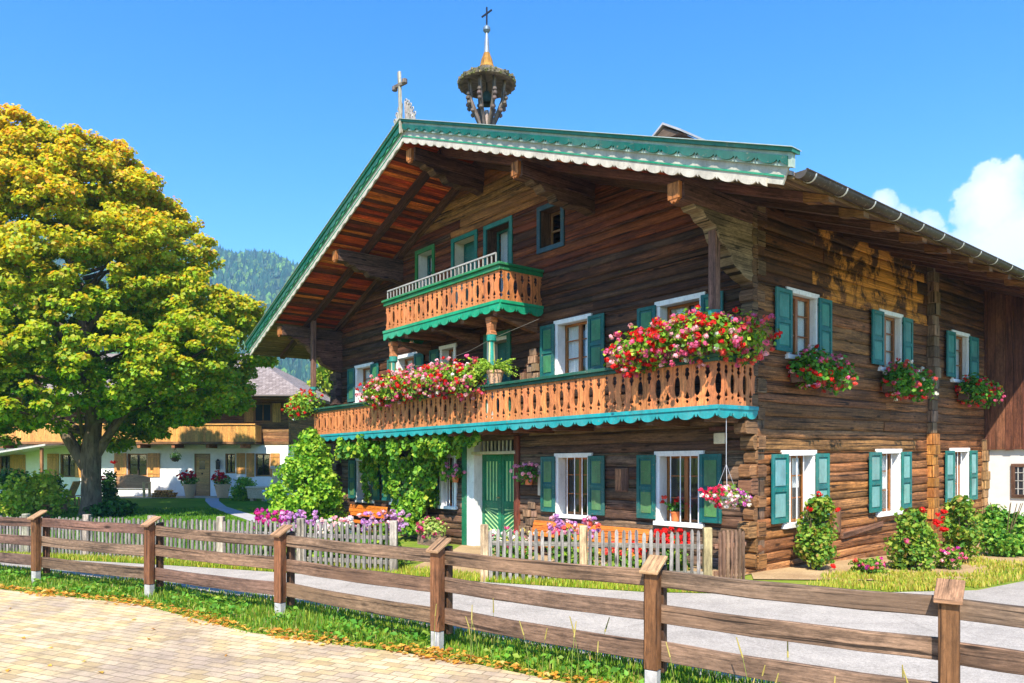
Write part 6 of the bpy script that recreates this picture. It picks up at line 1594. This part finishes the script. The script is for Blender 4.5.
    mb = MB(T); mb.box(-15.44, -15.28, .08, .24, 1.15, 1.55, (.03, .03, .03), 'metal'); mb.lathe([(.14, 0), (.02, .14)], (-15.36, .16, 1.56), (.03, .03, .03), 'metal', 6); mb.box(-15.38, -15.34, 0, .1, 1.6, 1.65, (.03, .03, .03), 'metal'); mb.build('wall_lantern', h)
    mb = MB(T); mb.box(-22, -11.6, .05, 1.1, ZB - .2, ZB + .06, (.48, .43, .36), 'stone', 0); mb.build('front_step', h)
def dark_pane():
    t = NT('dark_window_pane'); M['dark_pane'] = t.fin(t.bsdf(t.attr(), .08, None, .6))
dark_pane()
neighbour()

def garden_bench():
    t = thing('garden_bench', (-19.4, 37.4, -.24), 'light wooden garden bench with curved back under the dark neighbour window', 'bench'); lt = (.55, .36, .14); br = (.36, .19, .09); zb = -.24
    mb = MB(); n = 24; S = [-20.25 + 1.75 * i / n for i in range(n + 1)]; mb.T = lambda s, d, z: Vector((s, 37.75 - d, z)); mb.strip(S, [.20] * (n + 1), [.74 + .18 * math.sin(math.pi * i / n) for i in range(n + 1)], 0, .05, br, 'varnish'); mb.build('backrest', t)
    mb = MB(); mb.box(-20.25, -18.5, 37.1, 37.7, .14, .19, jit(lt), 'varnish', 0); mb.build('seat', t, .006)
    for x in (-20.3, -18.55):
        mb = MB(); mb.box(x, x + .1, 37.05, 37.15, zb, .48, lt, 'varnish', 2); mb.build('leg', t); mb = MB(); mb.box(x, x + .1, 37.62, 37.72, zb, .48, lt, 'varnish', 2); mb.build('leg', t)
        mb = MB(); mb.box(x - .01, x + .11, 37.03, 37.74, .481, .53, lt, 'varnish', 1); mb.build('armrest', t)
garden_bench()
def tub(x, y, label, seed, r=.31):
    z = G(x, y) + .05; t = thing('flower_pot', (x, y, z), label, 'flower pot', 'terracotta pots by the neighbour door'); mb = MB()
    mb.lathe([(0, 0), (r * .66, 0), (r, .60), (r * 1.08, .60), (r * 1.08, .68), (r * .9, .68), (0, .64)], (x, y, z), (.58, .36, .22), 'clay', 18); mb.build('pot', t)
    rs = np.random.RandomState(seed); P, d = mass([(x - .25, y, z + .86), (x + .25, y, z + .86)], .34, 500, rs); leaves('foliage', P, rs.uniform(.08, .14, len(P)), palette([(.08, .2, .02), (.3, .38, .1), (.55, .55, .3)], [2, 1, .5], len(P), rs), t, None, d, .5, 'leaf', .42, .1, seed)
    C, d = mass([(x - .35, y - .1, z + 1.05), (x + .12, y - .1, z + 1.1)], .30, 42, rs, (1, 1, .8), .5); blossoms('blossoms', C, .09, palette([RED, (.55, .01, .08)], [2, 1], len(C), rs), t, 12, seed)
tub(-16.3, 37.35, 'tall clay pot with red and cream flowers left of the plank door', 131); tub(-14.65, 37.35, 'wide clay pot with bright red flowers under the wall lantern', 132, .38)
def hang_pot():
    p = Vector((-17.3, 37.9, 1.55)); t = thing('hanging_pot', p, 'small dark hanging plant basket under the neighbour balcony', 'hanging basket'); mb = MB(); mb.lathe([(0, 0), (.15, .05), (.26, .22), (.24, .22), (0, .18)], p, (.10, .07, .05), 'clay', 12); mb.build('bowl', t)
    mb = MB(); [mb.tube([(p.x + .24 * math.cos(a), p.y + .24 * math.sin(a), p.z + .2), (p.x, p.y, p.z + .72)], .008, (.1, .1, .1), 'metal', 4) for a in (0, 2.1, 4.2)]; mb.build('cord', t)
    rs = np.random.RandomState(133); P, d = mass([p + Vector((-.1, 0, .26)), p + Vector((.1, 0, .26))], .24, 260, rs); leaves('foliage', P, .09, palette([(.05, .14, .02), (.1, .22, .03)], [1, 1], len(P), rs), t, None, d, .5, 'leaf', .4, .1, 133)
hang_pot()
def firewood():
    x0, y0 = -18.2, 37.5; t = thing('firewood_pile', (x0 + .55, y0, -.24), 'small heap of orange split firewood beside the garden bench', 'firewood')
    for k in range(22):
        row = k // 8; x = x0 + (k % 8) * .145 + row * .07; z = -.17 + row * .12; mb = MB(); a = uni(0, 1)
        mb.prism([(x + .075 * math.cos(a + q * 2.09) , z + .07 * math.sin(a + q * 2.09)) for q in range(3)], 1, y0 - uni(.2, .3), y0 + .2, jit((.52, .24, .06), .3), 'plank'); mb.build('log', t)
firewood()
def trough_pillar():
    x, y = -12.1, 35.3; z = G(x, y); t = thing('stone_trough', (x, y, z), 'pale stone trough on short feet in front of the round bush', 'planter')
    mb = MB(); a, b = .48, .3
    mb.hexa([(x - a * .9, y - b, z + .12), (x + a * .9, y - b, z + .12), (x + a * .9, y + b, z + .12), (x - a * .9, y + b, z + .12), (x - a, y - b * 1.1, z + .60), (x + a, y - b * 1.1, z + .60), (x + a, y + b * 1.1, z + .60), (x - a, y + b * 1.1, z + .60)], (.52, .42, .31), 'stone'); mb.build('basin', t, .02)
    mb = MB(); mb.box(x - a - .05, x + a + .05, y - b - .06, y + b + .06, z + .601, z + .70, (.54, .45, .34), 'stone'); mb.build('rim', t, .02)
    for q in (-.36, .2): mb = MB(); mb.box(x + q, x + q + .16, y - .2, y + .2, z - .05, z + .119, (.46, .38, .29), 'stone'); mb.build('foot', t, .01)
    x, y = -11.55, 36.2; z = G(x, y); t = thing('stone_pillar', (x, y, z), 'square pale stone pillar with a cap at the house corner', 'pillar')
    mb = MB(); mb.box(x - .17, x + .17, y - .17, y + .17, z - .1, z + 1.5, (.60, .49, .36), 'stone', 2); mb.build('shaft', t, .02); mb = MB(); mb.box(x - .25, x + .25, y - .25, y + .25, z + 1.501, z + 1.66, (.62, .52, .40), 'stone'); mb.build('cap', t, .03)
trough_pillar()
def left_garden():
    def plank_bench(x0, x1, y, z, label):
        g = G(x0, y); t = thing('plank_bench', ((x0 + x1) / 2, y, g), label, 'bench', 'plank benches in the left garden'); mb = MB(); mb.box(x0, x1, y - .2, y + .2, z - .06, z, jit((.36, .20, .09)), 'plank', 0); mb.build('seat', t, .006)
        for x in (x0 + .3, x1 - .4): mb = MB(); mb.box(x, x + .12, y - .17, y + .17, g - .1, z - .061, jit((.22, .12, .06)), 'plank', 2); mb.build('leg', t)
    plank_bench(-18.3, -16.2, 26.3, .12, 'nearer low brown plank bench left of the maple'); plank_bench(-18.6, -16.8, 28.2, .28, 'farther plank bench in front of the dark shrubs')
    x, y = -18.9, 31.8; z = G(x, y); t = thing('garden_chair', (x, y, z), 'reclined wooden garden chair beside the maple trunk', 'chair'); wd = (.42, .21, .08)
    mb = MB(); mb.hexa([(x - .25, y, z + .38), (x + .25, y, z + .42), (x + .25, y + .5, z + .42), (x - .25, y + .5, z + .38), (x - .25, y, z + .42), (x + .25, y, z + .46), (x + .25, y + .5, z + .46), (x - .25, y + .5, z + .42)], wd, 'varnish'); mb.build('seat', t)
    mb = MB(); mb.hexa([(x - .28, y, z + .42), (x - .23, y, z + .42), (x - .23, y + .5, z + .42), (x - .28, y + .5, z + .42), (x - .02, y, z + 1.05), (x + .05, y, z + 1.05), (x + .05, y + .5, z + 1.05), (x - .02, y + .5, z + 1.05)], (.55, .30, .10), 'varnish'); mb.build('backrest', t)
    for dx in (-.24, .2):
        for dy in (0, .44): mb = MB(); mb.box(x + dx, x + dx + .05, y + dy, y + dy + .05, z - .02, z + .385, wd, 'varnish', 2); mb.build('leg', t)
left_garden()

# ================================================================== AIR
def haze():
    t = NT('valley_haze'); v = t.n('ShaderNodeVolumePrincipled'); v.inputs['Color'].default_value = (.36, .66, 1, 1); v.inputs['Density'].default_value = HAZE; v.inputs['Anisotropy'].default_value = 0.0
    t.l(v.outputs[0], t.out.inputs[1])
    me = bpy.data.meshes.new('haze'); x0, x1, y0, y1, z0, z1 = -1600, 1000, -60, 1500, -8, 345
    me.from_pydata([(x, y, z) for z in (z0, z1) for y in (y0, y1) for x in (x0, x1)], [], [(0, 2, 3, 1), (4, 5, 7, 6), (0, 1, 5, 4), (2, 6, 7, 3), (1, 3, 7, 5), (0, 4, 6, 2)])
    me.materials.append(t.m); o = newobj('haze', me); tag(o, kind='stuff')
HAZE = .00036
haze()
